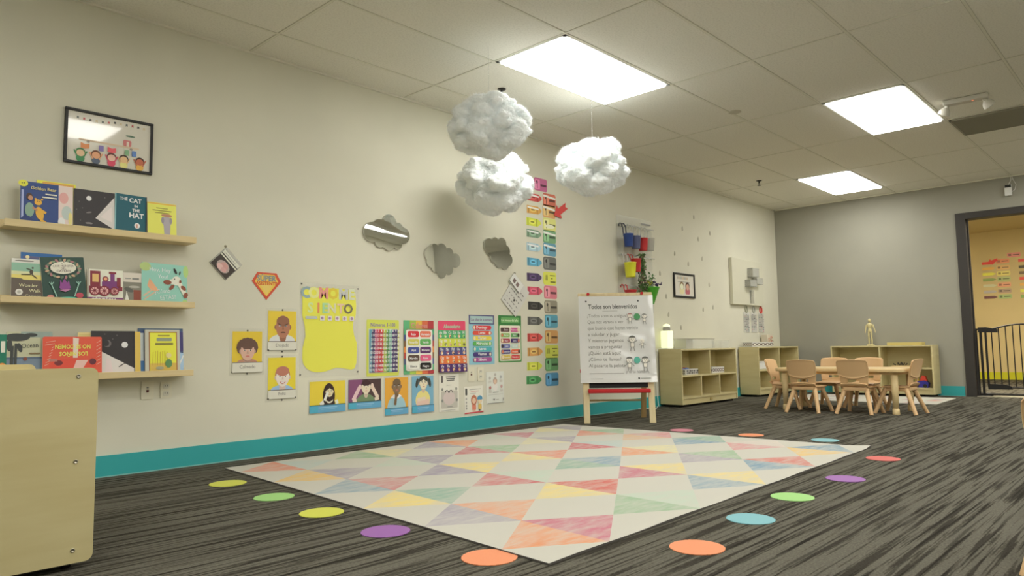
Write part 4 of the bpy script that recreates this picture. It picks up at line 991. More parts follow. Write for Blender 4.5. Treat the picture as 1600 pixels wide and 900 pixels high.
def d_ears(A, sp):
    A.ell(0.52, sp, 0.28, 0.19, ink(104, 128, 92), 0, 180); A.line(0.14, sp + 0.05, 0.34, sp + 0.38, 0.10, ink(214, 176, 180)); A.line(0.90, sp + 0.08, 0.70, sp + 0.40, 0.10, ink(210, 186, 170)); A.line(0.12, sp + 0.03, 0.24, sp + 0.05, 0.09, ink(214, 186, 176)); A.line(0.80, sp + 0.04, 0.93, sp + 0.07, 0.09, ink(206, 190, 170))
    face(A, 0.53, sp + 0.36, 0.155, (214, 196, 172), (60, 36, 40), 'short'); A.ell(0.34, sp + 0.38, 0.045, 0.06, ink(218, 180, 176)); A.ell(0.71, sp + 0.40, 0.045, 0.06, ink(212, 186, 172))
photo_card((2.827, 3.098, 0.245, 0.446), 'photo card of a child holding both ears, on purple and brown', (120, 68, 106), d_ears, 0.235, (74, 54, 54))
def d_nose(A, sp):
    A.ell(0.5, sp, 0.40, 0.44, ink(140, 178, 190), 0, 180); A.poly([(0.24, sp + 0.36), (0.5, sp + 0.30), (0.72, sp + 0.40), (0.62, sp + 0.46), (0.36, sp + 0.46)], ink(216, 204, 206)); face(A, 0.50, sp + 0.74, 0.215, (128, 104, 78), (58, 44, 38), 'bald', 0); A.line(0.42, sp + 0.10, 0.48, sp + 0.52, 0.10, ink(112, 88, 62))
photo_card((3.134, 3.341, 0.181, 0.447), 'photo card of a child in pale blue shirt on orange', (206, 150, 40), d_nose, 0.185)
def d_tails(A, sp):
    A.ell(0.5, sp + 0.18, 0.34, 0.36, ink(212, 196, 120)); A.rect(0.20, sp, 0.80, sp + 0.20, ink(214, 176, 160)); A.line(0.25, sp + 0.2, 0.62, sp + 0.24, 0.12, ink(218, 190, 170)); face(A, 0.52, sp + 0.78, 0.20, (222, 198, 172), (64, 66, 60), 'tails', 0)
photo_card((3.378, 3.585, 0.179, 0.449), 'photo card of a girl with pigtails in a yellow top, on blue', (108, 158, 182), d_tails, 0.20)

def chart(rect, base, label, draw, r=0.03, name='classroom_chart', group='colourful classroom charts', rot=0):
    x0, x1, z0, z1 = rect; A = Art(x1 - x0, z1 - z0, base, r=r); draw(A)
    return tag(A.place(name, (x0 + x1) / 2, (z0 + z1) / 2, -0.0025, rot), label, 'chart', group)
def d_num(A):
    a = A.A; cols = [(96, 150, 170), (52, 56, 96), (190, 84, 120), (196, 44, 52), (206, 66, 52), (170, 186, 70), (84, 150, 76), (120, 176, 160), (58, 54, 104), (54, 48, 92)]
    A.text('Números 1-100', 0.5, a - 0.17, 0.13, ink(110, 96, 150), fit=0.76, fat=0.02); x0, z0, w, h = 0.07, 0.09, 0.88, a - 0.33
    A.rect(x0 - 0.01, z0 - 0.01, x0 + w + 0.01, z0 + h + 0.01, W2)
    for i, c in enumerate(cols): A.rect(x0 + w * i / 10, z0, x0 + w * (i + 1) / 10, z0 + h, ink(*c))
    for j in range(10):
        A.rect(x0, z0 + h * (j + 0.0) / 10, x0 + w, z0 + h * (j + 0.10) / 10, ink(110, 84, 110))
        for i in range(10): A.text(str((9 - j) * 10 + i + 1), x0 + w * (i + .5) / 10, z0 + h * (j + .34) / 10, 0.085, W1, fit=0.068, fat=0.03)
chart((2.976, 3.259, 0.463, 0.863), ink(190, 196, 72), 'lime green number chart with a coloured grid of numbers', d_num)
def d_col(A):
    a = A.A
    band = [(84, 160, 110), (150, 180, 70), (206, 170, 60), (196, 96, 60), (166, 50, 56)]
    for k, c in enumerate(band): A.rect(k / 5, a - 0.22, (k + 1) / 5, a, ink(*c)); A.rect(k / 5, 0, (k + 1) / 5, 0.10, ink(*c))
    side = [(70, 150, 110), (80, 90, 120), (170, 70, 60), (206, 130, 60), (120, 90, 60), (70, 80, 130), (80, 160, 110)]
    for k, c in enumerate(side): A.rect(0, 0.1 + (a - .32) * k / 7, 0.07, 0.1 + (a - .32) * (k + 1) / 7, ink(*c)); A.rect(0.93, 0.1 + (a - .32) * k / 7, 1, 0.1 + (a - .32) * (k + 1) / 7, ink(*side[::-1][k]))
    A.text('Colores', 0.5, a - 0.185, 0.17, ink(196, 130, 124), fit=0.62, fat=0.02); A.rect(0.06, 0.09, 0.94, a - 0.24, ink(206, 206, 196), 0.06)
    L = [('Rojo', (190, 34, 44)), ('Anaranjado', (206, 104, 76)), ('Amarillo', (184, 178, 76)), ('Verde', (88, 160, 82)), ('Azul', (62, 72, 140)), ('Morado', (84, 44, 96)), ('Marrón', (84, 66, 56)), ('Rosa', (206, 80, 120)), ('Blanco', (206, 206, 196)), ('Negro', (26, 26, 24))]
    H_ = a - 0.36
    for k, (s_, c) in enumerate(L):
        x = 0.115 + 0.40 * (k % 2); z = 0.13 + H_ * (4 - k // 2) / 5
        A.rect(x, z, x + 0.37, z + H_ / 5 - 0.045, ink(*c), 0.05); A.text(s_, x + 0.185, z + H_ / 10 - 0.055, 0.085, G1 if s_ == 'Blanco' else W1, fit=0.29, fat=0.02)
chart((3.302, 3.589, 0.464, 0.864), ink(120, 130, 90), 'rainbow bordered colour names chart with ten labels', d_col)
def d_abc(A):
    a = A.A; A.rect(0, a - 0.26, 1, a, ink(206, 60, 96), 0.03); A.text('Abecedario', 0.5, a - 0.20, 0.15, ink(150, 176, 150), fit=0.62, fat=0.03)
    B = [((72, 158, 104), 'Aa Bb Cc Dd Ee Ff', (140, 196, 110)), ((190, 196, 60), 'Gg Hh Ii Jj Kk Ll', (110, 120, 70)), ((74, 74, 124), 'Mm Nn Ññ Oo Pp', (150, 84, 110)), ((206, 106, 50), 'Qq Rr Ss Tt Uu', (226, 160, 60)), ((74, 42, 100), 'Vv Ww Xx Yy Zz', (190, 130, 110))]
    hh = (a - 0.26) / 5
    for k, (c, s_, c2) in enumerate(B):
        z = a - 0.26 - hh * (k + 1); A.rect(0, z, 1, z + hh, ink(*c)); n_ = len(s_.split())
        for i, p in enumerate(s_.split()):
            A.text(p, (i + .5) / n_, z + hh * 0.58, 0.105, W1, fit=0.11, fat=0.02); x = (i + .5) / n_
            A.ell(x, z + hh * 0.30, 0.045, 0.045, ink(*c2) if i % 2 else ink(206, 170, 130), n=9); A.ell(x + 0.02, z + hh * 0.22, 0.025, 0.02, ink(70, 70, 70) if i % 3 == 2 else W2, n=8)
chart((3.635, 3.920, 0.468, 0.867), ink(150, 90, 90), 'alphabet chart with pink header and five coloured bands', d_abc)
def d_day(A):
    a = A.A; A.rect(0, a - 0.26, 1, a, ink(72, 66, 112)); A.rect(0.05, a - 0.23, 0.95, a - 0.03, ink(150, 176, 176)); A.text('Los días de la semana', 0.5, a - 0.16, 0.10, ink(120, 96, 130), fit=0.84, fat=0.02)
    L = [('Domingo', (200, 40, 48)), ('Lunes', (206, 70, 48)), ('Martes', (206, 190, 56)), ('Miércoles', (84, 164, 76)), ('Jueves', (64, 160, 168)), ('Viernes', (64, 48, 110)), ('Sábado', (150, 70, 136))]
    hh = (a - 0.34) / 7
    for k, (s_, c) in enumerate(L):
        z = 0.06 + hh * (6 - k); A.rect(0.14, z + 0.014, 0.88, z + hh - 0.014, ink(*c), 0.09); A.text(s_, 0.5, z + hh * 0.30, 0.115, W1, fit=0.46, fat=0.02); A.ell(0.21 if k % 2 == 0 else 0.81, z + hh / 2, 0.04, 0.05, ink(226, 196, 170), n=10)
chart((3.959, 4.247, 0.519, 0.920), ink(128, 176, 190), 'pale blue chart of the seven weekdays with purple header', d_day, 0.0)
def d_mon(A):
    a = A.A; A.rect(0, a - 0.28, 1, a, ink(46, 112, 52)); A.rect(0.12, a - 0.23, 0.92, a - 0.06, ink(92, 154, 84)); A.text('Los meses del año', 0.5, a - 0.18, 0.10, ink(190, 206, 170), fit=0.74, fat=0.02); A.rect(0.04, 0.04, 0.96, a - 0.30, ink(206, 206, 186), 0.05)
    L = [('Enero', (84, 52, 48)), ('Febrero', (186, 60, 128)), ('Marzo', (124, 170, 84)), ('Abril', (84, 144, 84)), ('Mayo', (150, 40, 60)), ('Junio', (60, 40, 100)), ('Julio', (96, 104, 160)), ('Agosto', (176, 196, 186)), ('Septiembre', (60, 44, 116)), ('Octubre', (206, 84, 40)), ('Noviembre', (190, 166, 60)), ('Diciembre', (196, 60, 60))]
    hh = (a - 0.42) / 6
    for k, (s_, c) in enumerate(L):
        x = 0.09 + 0.43 * (k % 2); z = 0.08 + hh * (5 - k // 2); A.rect(x, z + 0.012, x + 0.39, z + hh - 0.03, ink(*c), 0.03); A.text(s_, x + (0.24 if k % 2 == 0 else 0.16), z + hh * 0.30, 0.075, W1, fit=0.25, fat=0.01); A.ell(x + (0.06 if k % 2 == 0 else 0.34), z + hh * 0.45, 0.045, 0.055, ink(*[(60, 50, 50), (206, 190, 160), (190, 110, 80)][k % 3]), n=10)
chart((4.296, 4.576, 0.529, 0.924), ink(74, 136, 70), 'green chart of the twelve months', d_mon, 0.03)

LG, MG = ink(176, 172, 162), ink(150, 148, 142)
def d_w1(A):
    a = A.A; A.rect(0.11, a * 0.78, 0.19, a * 0.97, ink(84, 80, 78), 0.03)
    for k in range(3): A.rect(0.34 + 0.02 * k, a * (0.91 - 0.045 * k), 0.82 - 0.03 * k, a * (0.935 - 0.045 * k), ink(90, 88, 86))
    A.rect(0.38, a * 0.70, 0.62, a * 0.715, MG); A.rect(0.10, 0.14, 0.92, a * 0.55, LG, 0.04); A.ell(0.50, a * 0.36, 0.30, 0.26, ink(190, 176, 172))
    for x in (0.38, 0.58): A.ell(x, a * 0.50, 0.10, 0.11, ink(56, 54, 52), 0, 180); A.ell(x, a * 0.495, 0.07, 0.085, ink(186, 178, 172), 0, 180)
    for x, z in ((0.15, 0.60), (0.85, 0.60), (0.15, 0.30), (0.88, 0.30)): A.ell(x, a * z, 0.05, 0.06, ink(128, 130, 124), n=10)
    A.rect(0.40, a * 0.12, 0.65, a * 0.15, MG); A.rect(0.08, a * 0.035, 0.8, a * 0.045, MG)
chart((3.641, 3.845, 0.165, 0.453), ink(204, 202, 190), 'white sheet with grey drawing and black arches, under the alphabet chart', d_w1, 0, 'printed_sheet', 'printed white sheets')
def d_w2(A):
    a = A.A; A.rect(0.06, a * 0.68, 0.16, a * 0.94, ink(66, 70, 66), 0.04); A.rect(0.28, a * 0.87, 0.9, a * 0.895, MG); A.rect(0.34, a * 0.80, 0.78, a * 0.82, ink(190, 140, 136)); A.rect(0.30, a * 0.73, 0.62, a * 0.745, MG)
    for z in (0.55, 0.42, 0.30, 0.2): A.ell(0.10, a * z, 0.035, 0.045, MG, n=10)
    A.rect(0, 0.0, 1, 0.05, ink(190, 66, 74))
    A.rect(0.40, 0.10, 0.60, 0.36, ink(206, 120, 96), 0.06); A.ell(0.50, 0.50, 0.15, 0.20, ink(176, 104, 76)); A.ell(0.50, 0.48, 0.10, 0.11, ink(226, 176, 150)); A.line(0.46, 0.06, 0.46, 0.14, 0.04, ink(226, 176, 150)); A.line(0.54, 0.06, 0.54, 0.14, 0.04, ink(226, 176, 150))
    A.rect(0.72, 0.12, 0.90, 0.34, ink(206, 176, 90), 0.05); A.ell(0.81, 0.46, 0.12, 0.12, ink(226, 190, 160)); A.ell(0.81, 0.53, 0.14, 0.13, ink(72, 134, 168), 0, 180); A.rect(0.68, 0.50, 0.94, 0.55, ink(72, 134, 168)); A.rect(0.76, 0.07, 0.80, 0.14, ink(90, 80, 70)); A.rect(0.83, 0.07, 0.87, 0.14, ink(90, 80, 70))
chart((3.902, 4.108, 0.134, 0.348), ink(206, 204, 192), 'white sheet with two cartoon children and a red bottom line', d_w2, 0, 'printed_sheet', 'printed white sheets', rot=1.0)
def d_w3(A):
    a = A.A
    A.ell(0.5, a * 0.52, 0.14, 0.18, ink(206, 202, 196)); A.ell(0.5, a * 0.70, 0.11, 0.13, ink(166, 114, 90)); A.ell(0.5, a * 0.68, 0.08, 0.10, ink(220, 180, 156))
    for x, z, c in ((0.2, 0.80, (170, 168, 160)), (0.5, 0.90, (170, 168, 160)), (0.82, 0.82, (160, 162, 160)), (0.2, 0.50, (170, 104, 100)), (0.84, 0.52, (180, 140, 136))):
        A.ell(x, a * z, 0.06, 0.07, ink(*c), n=10)
        for k in range(3): A.rect(x - 0.08, a * z - 0.12 - 0.04 * k, x + 0.08, a * z - 0.10 - 0.04 * k, LG)
    A.rect(0.34, a * 0.335, 0.66, a * 0.355, G2); A.rect(0.08, a * 0.27, 0.92, a * 0.278, MG); A.poly([(0.34, a * 0.14), (0.46, a * 0.14), (0.40, a * 0.08)], G1); A.rect(0.5, a * 0.10, 0.66, a * 0.12, MG); A.rect(0.90, a * 0.06, 0.96, a * 0.15, MG); A.rect(0.03, 0.0, 0.98, 0.02, G2)
chart((4.147, 4.352, 0.198, 0.456), ink(198, 200, 192), 'white sheet with a figure ringed by small icons, right of the outlets', d_w3, 0, 'printed_sheet', 'printed white sheets', rot=0.5)

def plate(x0, x1, z0, z1, kind, label):
    w, h = x1 - x0, z1 - z0
    t = thing('wall_plate', label, 'outlet', ((x0 + x1) / 2, 0, (z0 + z1) / 2), 0, 'wall plates')
    MB().prism([(x - w / 2, z - h / 2) for x, z in rslab(0, w, 0, h, 0.006)], -0.006, -0.0005, mat('ivory_plate', pc(196, 192, 172), 0.35)).build('plate', t, bevel=0.0015)
    if kind == 'jack':
        MB().box(-0.006, 0.006, -0.009, -0.004, -0.010, 0.004, mat('jack_red', (0.10, 0.01, 0.008), 0.5)).build('jack', t); MB().box(-0.005, 0.005, -0.008, -0.004, 0.012, 0.020, G2).build('jack', t)
    else:
        for s_ in (-1, 1):
            o = MB(); o.prism([(x - 0.017, z - 0.014 + s_ * 0.021) for x, z in rslab(0, 0.034, 0, 0.028, 0.010)], -0.0075, -0.005, mat('ivory_socket', pc(186, 184, 168), 0.4))
            for e in (-1, 1): o.box(e * 0.006 - 0.0012, e * 0.006 + 0.0012, -0.0078, -0.007, s_ * 0.021 - 0.002, s_ * 0.021 + 0.007, M_dark)
            o.build('socket', t)
plate(1.489, 1.556, 0.394, 0.492, 'jack', 'ivory wall plate with a dark red jack, under the bottom book ledge')
plate(1.591, 1.652, 0.397, 0.487, 'duplex', 'ivory double outlet under the right end of the bottom book ledge')
plate(3.943, 4.013, 0.388, 0.500, 'jack', 'ivory wall plate with a dark jack, below the weekday chart')
plate(4.047, 4.116, 0.386, 0.497, 'duplex', 'ivory double outlet below the weekday chart')

# feelings poster: yellow shape on clear film with cut-out letters
A = Art(0.46, 0.618, M_lam, t=0.0006)
yl = mat('yellow_poster_paper', pc(206, 204, 62), 0.5)
YS = [(2.467, 1.065), (2.472, 0.96), (2.471, 0.882), (2.490, 0.811), (2.496, 0.748), (2.476, 0.669), (2.474, 0.60), (2.482, 0.565), (2.503, 0.536), (2.535, 0.517), (2.57, 0.508), (2.61, 0.507), (2.65, 0.511), (2.69, 0.523), (2.73, 0.533), (2.77, 0.530), (2.81, 0.522), (2.85, 0.516), (2.876, 0.524), (2.890, 0.56), (2.894, 0.63), (2.893, 0.70), (2.872, 0.749), (2.862, 0.80), (2.864, 0.84), (2.884, 0.89), (2.887, 0.96), (2.880, 1.040), (2.865, 1.060), (2.74, 1.070)]
A.poly([((x - 2.452) / 0.46, (z - 0.479) / 0.46) for x, z in YS], yl)
def L_(s_, x, z, k, c, fat=0.05): A.text(s_, (x - 2.452) / 0.46, (z - 0.479) / 0.46, k, ink(*c), fat=fat)
for s_, x, c in (('C', 2.494, (134, 156, 160)), ('O', 2.556, (206, 208, 130)), ('M', 2.629, (206, 134, 124)), ('O', 2.702, (200, 180, 40)), ('M', 2.784, (176, 178, 176)), ('E', 2.850, (190, 194, 170))): L_(s_, x, 1.000, 0.215, c)
for s_, x, c in (('S', 2.530, (190, 206, 140)), ('I', 2.590, (206, 130, 80)), ('E', 2.640, (150, 196, 150)), ('N', 2.692, (196, 196, 160)), ('T', 2.762, (206, 176, 150)), ('O', 2.822, (110, 104, 84))): L_(s_, x, 0.902, 0.20, c, 0.03)
A.rect(0.09, 0.825, 0.28, 0.865, ink(170, 176, 170), 0.01)
for k in range(5):
    x = 0.36 + 0.125 * k; A.rect(x - 0.035, 0.805, x + 0.04, 0.875, ink(204, 200, 196), 0.01); A.ell(x, 0.84, 0.022, 0.022, ink(150, 120, 150), n=8)
o = A.place('feelings_poster', 2.682, 0.788, -0.003)
tag(o, 'yellow feelings poster with pastel cut-out letters on clear film', 'poster')
pins(o, 0.46, 0.618, [(-0.95, 0.97), (0.95, 0.93), (-0.97, -0.95), (0.95, -0.93)])

# shield badge
SH = [(2.156, 1.145), (2.121, 1.087), (2.219, 0.971), (2.318, 1.089), (2.286, 1.144)]
w = 0.2; f_ = lambda P, k=1.0, c=(2.219, 1.085): [((c[0] + (x - c[0]) * k - 2.119) / w, (c[1] + (z - c[1]) * k - 0.97) / w) for x, z in P]
A = Art(w, 0.18, ink(190, 70, 38), outline=f_(SH)); A.poly(f_(SH, 0.80), ink(222, 176, 60)); A.poly(f_([(2.219, 0.985), (2.27, 1.06), (2.17, 1.06)], 0.8), ink(206, 180, 90))
A.text('SÚPER', 0.5, 0.61, 0.24, ink(112, 124, 130), fit=0.66, fat=0.04); A.text('ASISTENTE', 0.5, 0.48, 0.15, ink(186, 66, 34), fit=0.76, fat=0.03)
tag(A.place('shield_badge', 2.219, 1.06, -0.0025), 'orange and yellow shield shaped helper badge on the wall', 'badge')

# small tilted photo card in a clear holder
t = thing('photo_card', 'small tilted photo card in a clear holder, above the shield badge', 'picture card', (1.948, 0, 1.176))
A = Art(0.135, 0.122, ink(196, 196, 182), t=0.003); A.rect(0, 0, 1, 0.62, ink(56, 48, 44)); A.ell(0.5, 0.30, 0.34, 0.24, ink(170, 150, 146)); A.ell(0.52, 0.34, 0.20, 0.17, ink(190, 140, 136)); A.ell(0.40, 0.20, 0.16, 0.12, ink(206, 170, 166)); A.ell(0.62, 0.22, 0.14, 0.10, ink(196, 150, 148))
A.rect(0, 0.62, 1, 0.68, W2); A.rect(0, 0.68, 1, 0.73, ink(56, 54, 50)); A.rect(0.12, 0.80, 0.8, 0.82, G2)
A.place('photo', 0, 0, -0.010, rot=-46, parent=t)
A = Art(0.145, 0.145, M_clear2, t=0.006); A.place('holder', 0.006, 0.006, -0.0065, rot=-46, parent=t)
MB().lathe([(0, 0.012), (0.006, 0.010), (0.008, 0)], M_steel, n=12).build('hook', t, loc=(0.002, -0.001, 0.112), rot=(PI / 2, 0, 0))

# tilted notice papers on a hook
t = thing('notice_papers', 'tilted white notice papers hanging between cloud mirror and crayon column', 'papers', (4.506, 0, 1.095))
A = Art(0.226, 0.285, M_paper, t=0.006)
q = random.Random(5)
for k in range(26): x, z = 0.10 + 0.16 * (k % 5) + q.random() * 0.03, 0.10 + 0.19 * (k // 5); A.rect(x, z, x + 0.05 + q.random() * 0.06, z + 0.035, ink(*[(96, 94, 92), (130, 128, 124)][k % 2]))
A.ell(0.52, 0.42, 0.04, 0.045, ink(40, 38, 38)); A.place('sheet', 0, -0.0, -0.010, rot=-40, parent=t)
A = Art(0.155, 0.095, mat('white_card', (0.82, 0.82, 0.78), 0.3), t=0.008); A.rect(0.18, 0.18, 0.40, 0.42, ink(110, 90, 86)); A.rect(0.50, 0.18, 0.72, 0.42, ink(120, 100, 96)); A.rect(0, -0.0, 1, 0.05, G1)
A.place('front_card', 0.002, 0.108, -0.020, rot=-42, parent=t)
MB().lathe([(0, 0.016), (0.006, 0.014), (0.010, 0)], M_steel, n=12).build('hook', t, loc=(-0.002, -0.001, 0.196), rot=(PI / 2, 0, 0))

# cloud shaped acrylic mirrors
def cloud_poly(cs, n=140):
    cx = sum(c[0] for c in cs) / len(cs); cz = sum(c[1] for c in cs) / len(cs); P = []
    for k in range(n):
        q = 2 * PI * k / n; dx, dz = math.cos(q), math.sin(q); best = 0.02
        for x, z, r in cs:
            ox, oz = x - cx, z - cz; b_ = ox * dx + oz * dz; d_ = b_ * b_ - (ox * ox + oz * oz - r * r)
            if d_ > 0: best = max(best, b_ + math.sqrt(d_))
        P.append((cx + dx * best, cz + dz * best))
    return P
def mirror(cs, label, bend, tilt=0.0):
    P = cloud_poly(cs); cx = sum(c[0] for c in cs) / len(cs); cz = sum(c[1] for c in cs) / len(cs)
    t = thing('cloud_mirror', label, 'mirror', (cx, 0, cz), 0, 'cloud shaped mirrors')
    n = len(P); rings = 8; dd = lambda x, z: -0.016 - tilt * (z - cz) + bend * ((z - cz) + 0.22 * (x - cx)) ** 2 + 0.15 * bend * 0.02 * math.sin((x - cx) * 24)
    vs = [(0, dd(cx, cz), 0)]; fs = []
    for k in range(1, rings + 1):
        s_ = k / rings
        for x, z in P: vs.append(((x - cx) * s_, dd(cx + (x - cx) * s_, cz + (z - cz) * s_), (z - cz) * s_))
    for i in range(n): fs.append((0, 1 + i, 1 + (i + 1) % n))
    for k in range(rings - 1):
        for i in range(n): fs.append((1 + k * n + i, 1 + (k + 1) * n + i, 1 + (k + 1) * n + (i + 1) % n, 1 + k * n + (i + 1) % n))
    m = MB(); m.add(vs, fs, M_mirror, bend != 0); m.build('mirror_face', t)
    e = MB(); ed = mat('mirror_edge', (0.55, 0.54, 0.46), 0.25); Q = [(x - cx, z - cz) for x, z in P]
    e.add([(x, dd(cx + x, cz + z) - 0.0003, z) for x, z in Q] + [(x * 1.012, dd(cx + x, cz + z) + 0.002, z * 1.012) for x, z in Q] + [(x * 1.012, -0.002, z * 1.012) for x, z in Q],
          [(i + n * k, (i + 1) % n + n * k, (i + 1) % n + n * k + n, i + n * k + n) for k in (0, 1) for i in range(n)], ed); e.build('edge', t)
mirror([(3.015, 1.488, 0.072), (3.077, 1.530, 0.058), (3.168, 1.572, 0.062), (3.243, 1.530, 0.052), (3.291, 1.492, 0.060), (3.082, 1.425, 0.042), (3.162, 1.410, 0.044), (3.237, 1.425, 0.042), (3.15, 1.49, 0.11)], 'leftmost cloud mirror, with a bright light reflected in it', 0.17)
mirror([(3.556, 1.372, 0.058), (3.590, 1.412, 0.046), (3.665, 1.416, 0.050), (3.740, 1.392, 0.046), (3.806, 1.345, 0.056), (3.562, 1.318, 0.045), (3.612, 1.280, 0.046), (3.672, 1.240, 0.044), (3.742, 1.272, 0.045), (3.68, 1.335, 0.09)], 'middle cloud mirror, showing plain wall and ceiling', 0.09, 0.055)
mirror([(4.192, 1.500, 0.062), (4.262, 1.532, 0.045), (4.342, 1.532, 0.050), (4.386, 1.472, 0.050), (4.412, 1.400, 0.054), (4.200, 1.455, 0.040), (4.250, 1.405, 0.046), (4.305, 1.368, 0.044), (4.376, 1.358, 0.044), (4.306, 1.452, 0.085)], 'rightmost cloud mirror, the darkest, beside the crayon column', 0.0)

# crayon and animal card columns
CARDS = [(4.869, 2.123), (4.987, 1.997), (4.981, 1.891), (4.983, 1.77), (4.98, 1.657), (4.98, 1.539), (4.978, 1.411), (4.973, 1.273), (4.979, 1.147), (4.981, 1.015), (4.983, 0.885), (4.981, 0.744), (4.983, 0.611), (4.977, 0.497), (4.977, 0.363)]
CRAY = [(4.782, 1.993), (4.777, 1.879), (4.767, 1.767), (4.768, 1.663), (4.765, 1.541), (4.768, 1.408), (4.762, 1.273), (4.768, 1.151), (4.771, 1.017), (4.762, 0.884), (4.756, 0.739), (4.755, 0.613), (4.746, 0.487), (4.734, 0.367)]
CC = [((178, 92, 132), 'pink'), ((186, 96, 72), 'rust red'), ((196, 148, 86), 'tan'), ((196, 196, 110), 'pale yellow'), ((104, 148, 104), 'green'), ((84, 138, 160), 'blue'), ((92, 94, 88), 'dark grey'), ((196, 198, 68), 'yellow'), ((196, 108, 120), 'pink'), ((134, 128, 110), 'grey'), ((82, 150, 172), 'blue'), ((196, 146, 86), 'tan'), ((190, 196, 76), 'yellow'), ((96, 146, 96), 'green'), ((72, 134, 172), 'blue')]
KC = [((186, 60, 56), 'red'), ((196, 146, 60), 'orange'), ((188, 196, 48), 'lime yellow'), ((110, 140, 112), 'glossy green'), ((150, 180, 190), 'pale blue'), ((72, 148, 178), 'blue'), ((70, 50, 90), 'purple'), ((196, 72, 96), 'crimson'), ((54, 52, 48), 'black'), ((96, 96, 92), 'grey'), ((196, 70, 66), 'red'), ((200, 146, 76), 'orange'), ((194, 202, 60), 'yellow'), ((70, 142, 84), 'green')]
ORD = ['topmost', 'second from the top', 'third from the top', 'fourth from the top', 'fifth from the top', 'sixth from the top', 'seventh from the top', 'middle', 'seventh from the bottom', 'sixth from the bottom', 'fifth from the bottom', 'fourth from the bottom', 'third from the bottom', 'second from the bottom', 'lowest']
for i, ((x, z), (c, nm)) in enumerate(zip(CARDS, CC)):
    A = Art(0.180, 0.118, ink(*c), r=0.12); dk = ink(*[int(v * 0.5) for v in c]); hi = ink(*[min(235, int(v * 1.12 + 14)) for v in c]); a = A.A
    if i in (7, 12):
        for k in range(3): A.rect(0.12 + 0.08 * k, a * 0.35, 0.155 + 0.08 * k, a * 0.75, dk)
        A.rect(0.5, a * 0.7, 0.9, a * 0.76, dk); A.rect(0.60, a * 0.45, 0.70, a * 0.55, dk); A.rect(0.52, a * 0.18, 0.92, a * 0.28, dk)
    else:
        A.rect(0.06, a * 0.12, 0.44, a * 0.88, hi, 0.06); A.ell(0.22, a * 0.66, 0.07, 0.09, dk, n=10); A.line(0.25, a * 0.18, 0.25, a * 0.55, 0.04, dk); A.rect(0.48, a * 0.38, 0.94, a * 0.55, dk, 0.03)
        if i in (1, 2, 4, 5): A.line(0.03, a * 0.80, 0.97, a * 0.66, 0.10, ink(216, 214, 200))  # pale stripe paints glare across these upper cards
        if i == 3: A.ell(0.5, a * 0.35, 0.36, 0.10, ink(226, 222, 180))
    o = A.place('word_card', x, z, -0.0022, rot=0.6 * math.sin(i * 2.1))
    tag(o, '%s rounded word card, %s in the right column' % (nm, ORD[i]), 'word card', 'word cards in the right column')
ORK = ['topmost'] + ['second from the top', 'third from the top', 'fourth from the top', 'fifth from the top', 'sixth from the top', 'seventh from the top', 'seventh from the bottom', 'sixth from the bottom', 'fifth from the bottom', 'fourth from the bottom', 'third from the bottom', 'second from the bottom', 'lowest']
for i, ((x, z), (c, nm)) in enumerate(zip(CRAY, KC)):
    w = 0.196; hh = 0.40
    A = Art(w, w * hh, ink(*c), outline=[(0, 0.02), (0.76, 0.02), (0.92, 0.11), (1, 0.16), (1, 0.24), (0.92, 0.29), (0.76, hh - 0.02), (0, hh - 0.02)])
    dk = ink(*[int(v * 0.62) for v in c]); hi = ink(*[min(235, int(v * 1.1 + 16)) for v in c])
    A.rect(0.08, 0.03, 0.12, hh - 0.03, dk); A.rect(0.68, 0.03, 0.72, hh - 0.03, dk); A.ell(0.40, 0.2, 0.22, 0.11, hi); A.rect(0.28, 0.17, 0.52, 0.23, dk, 0.02)
    if i in (0, 1, 3, 4): A.line(0.03, 0.30, 0.8, 0.26, 0.07, ink(218, 218, 204))  # glare painted on as a light streak
    tag(A.place('crayon_cutout', x, z, -0.0022, rot=0.8 * math.sin(i * 1.3)), '%s paper crayon, %s in the left column' % (nm, ORK[i]), 'paper crayon', 'paper crayons in the left column')
A = Art(0.22, 0.14, ink(190, 52, 46), outline=[(0, 0.32), (0.40, 0.0), (0.40, 0.18), (1, 0.18), (0.88, 0.32), (1, 0.46), (0.40, 0.46), (0.40, 0.64)])
tag(A.place('red_arrow', 5.135, 1.918, -0.012, rot=32), 'red paper arrow pointing at the tan word card', 'arrow')

# teardrop stickers
DR = [(7.63, 2.165, 'highest of all'), (8.006, 2.013, 'high up, the farther one'), (7.718, 1.911, 'below the highest one'), (7.354, 1.999, 'high up, nearest the acrylic panel'), (7.165, 1.692, 'well above the small framed print'),
      (7.793, 1.684, 'halfway between the framed print and the whiteboard, upper'), (7.462, 1.594, 'just above the small framed print'), (6.841, 1.444, 'left of the small framed print'), (7.941, 1.376, 'right of the small framed print'),
      (6.957, 1.195, 'below and left of the small framed print'), (7.771, 1.072, 'below and right of the small framed print'), (6.992, 0.993, 'above the lantern, upper'), (8.015, 1.107, 'left of the whiteboard corner'), (7.249, 0.853, 'right of the lantern, lowest')]
for i, (x, z, s_) in enumerate(DR):
    P = [(0.5 + 0.5 * math.cos(q) * (1 - 0.35 * (math.sin(q) + 1) / 2), 0.75 + 0.75 * math.sin(q)) for q in [2 * PI * k / 18 for k in range(18)]]
    P[4] = (0.52, 1.62); P[5] = (0.44, 1.60)
    A = Art(0.034, 0.055, ink(*[(158, 153, 134), (150, 145, 126), (166, 161, 142)][i % 3]), t=0.003, outline=P)
    tag(A.place('teardrop_sticker', x, z, -0.0035, rot=6 * math.sin(i)), 'small grey teardrop sticker on the wall, %s' % s_, 'sticker', 'grey teardrop stickers')

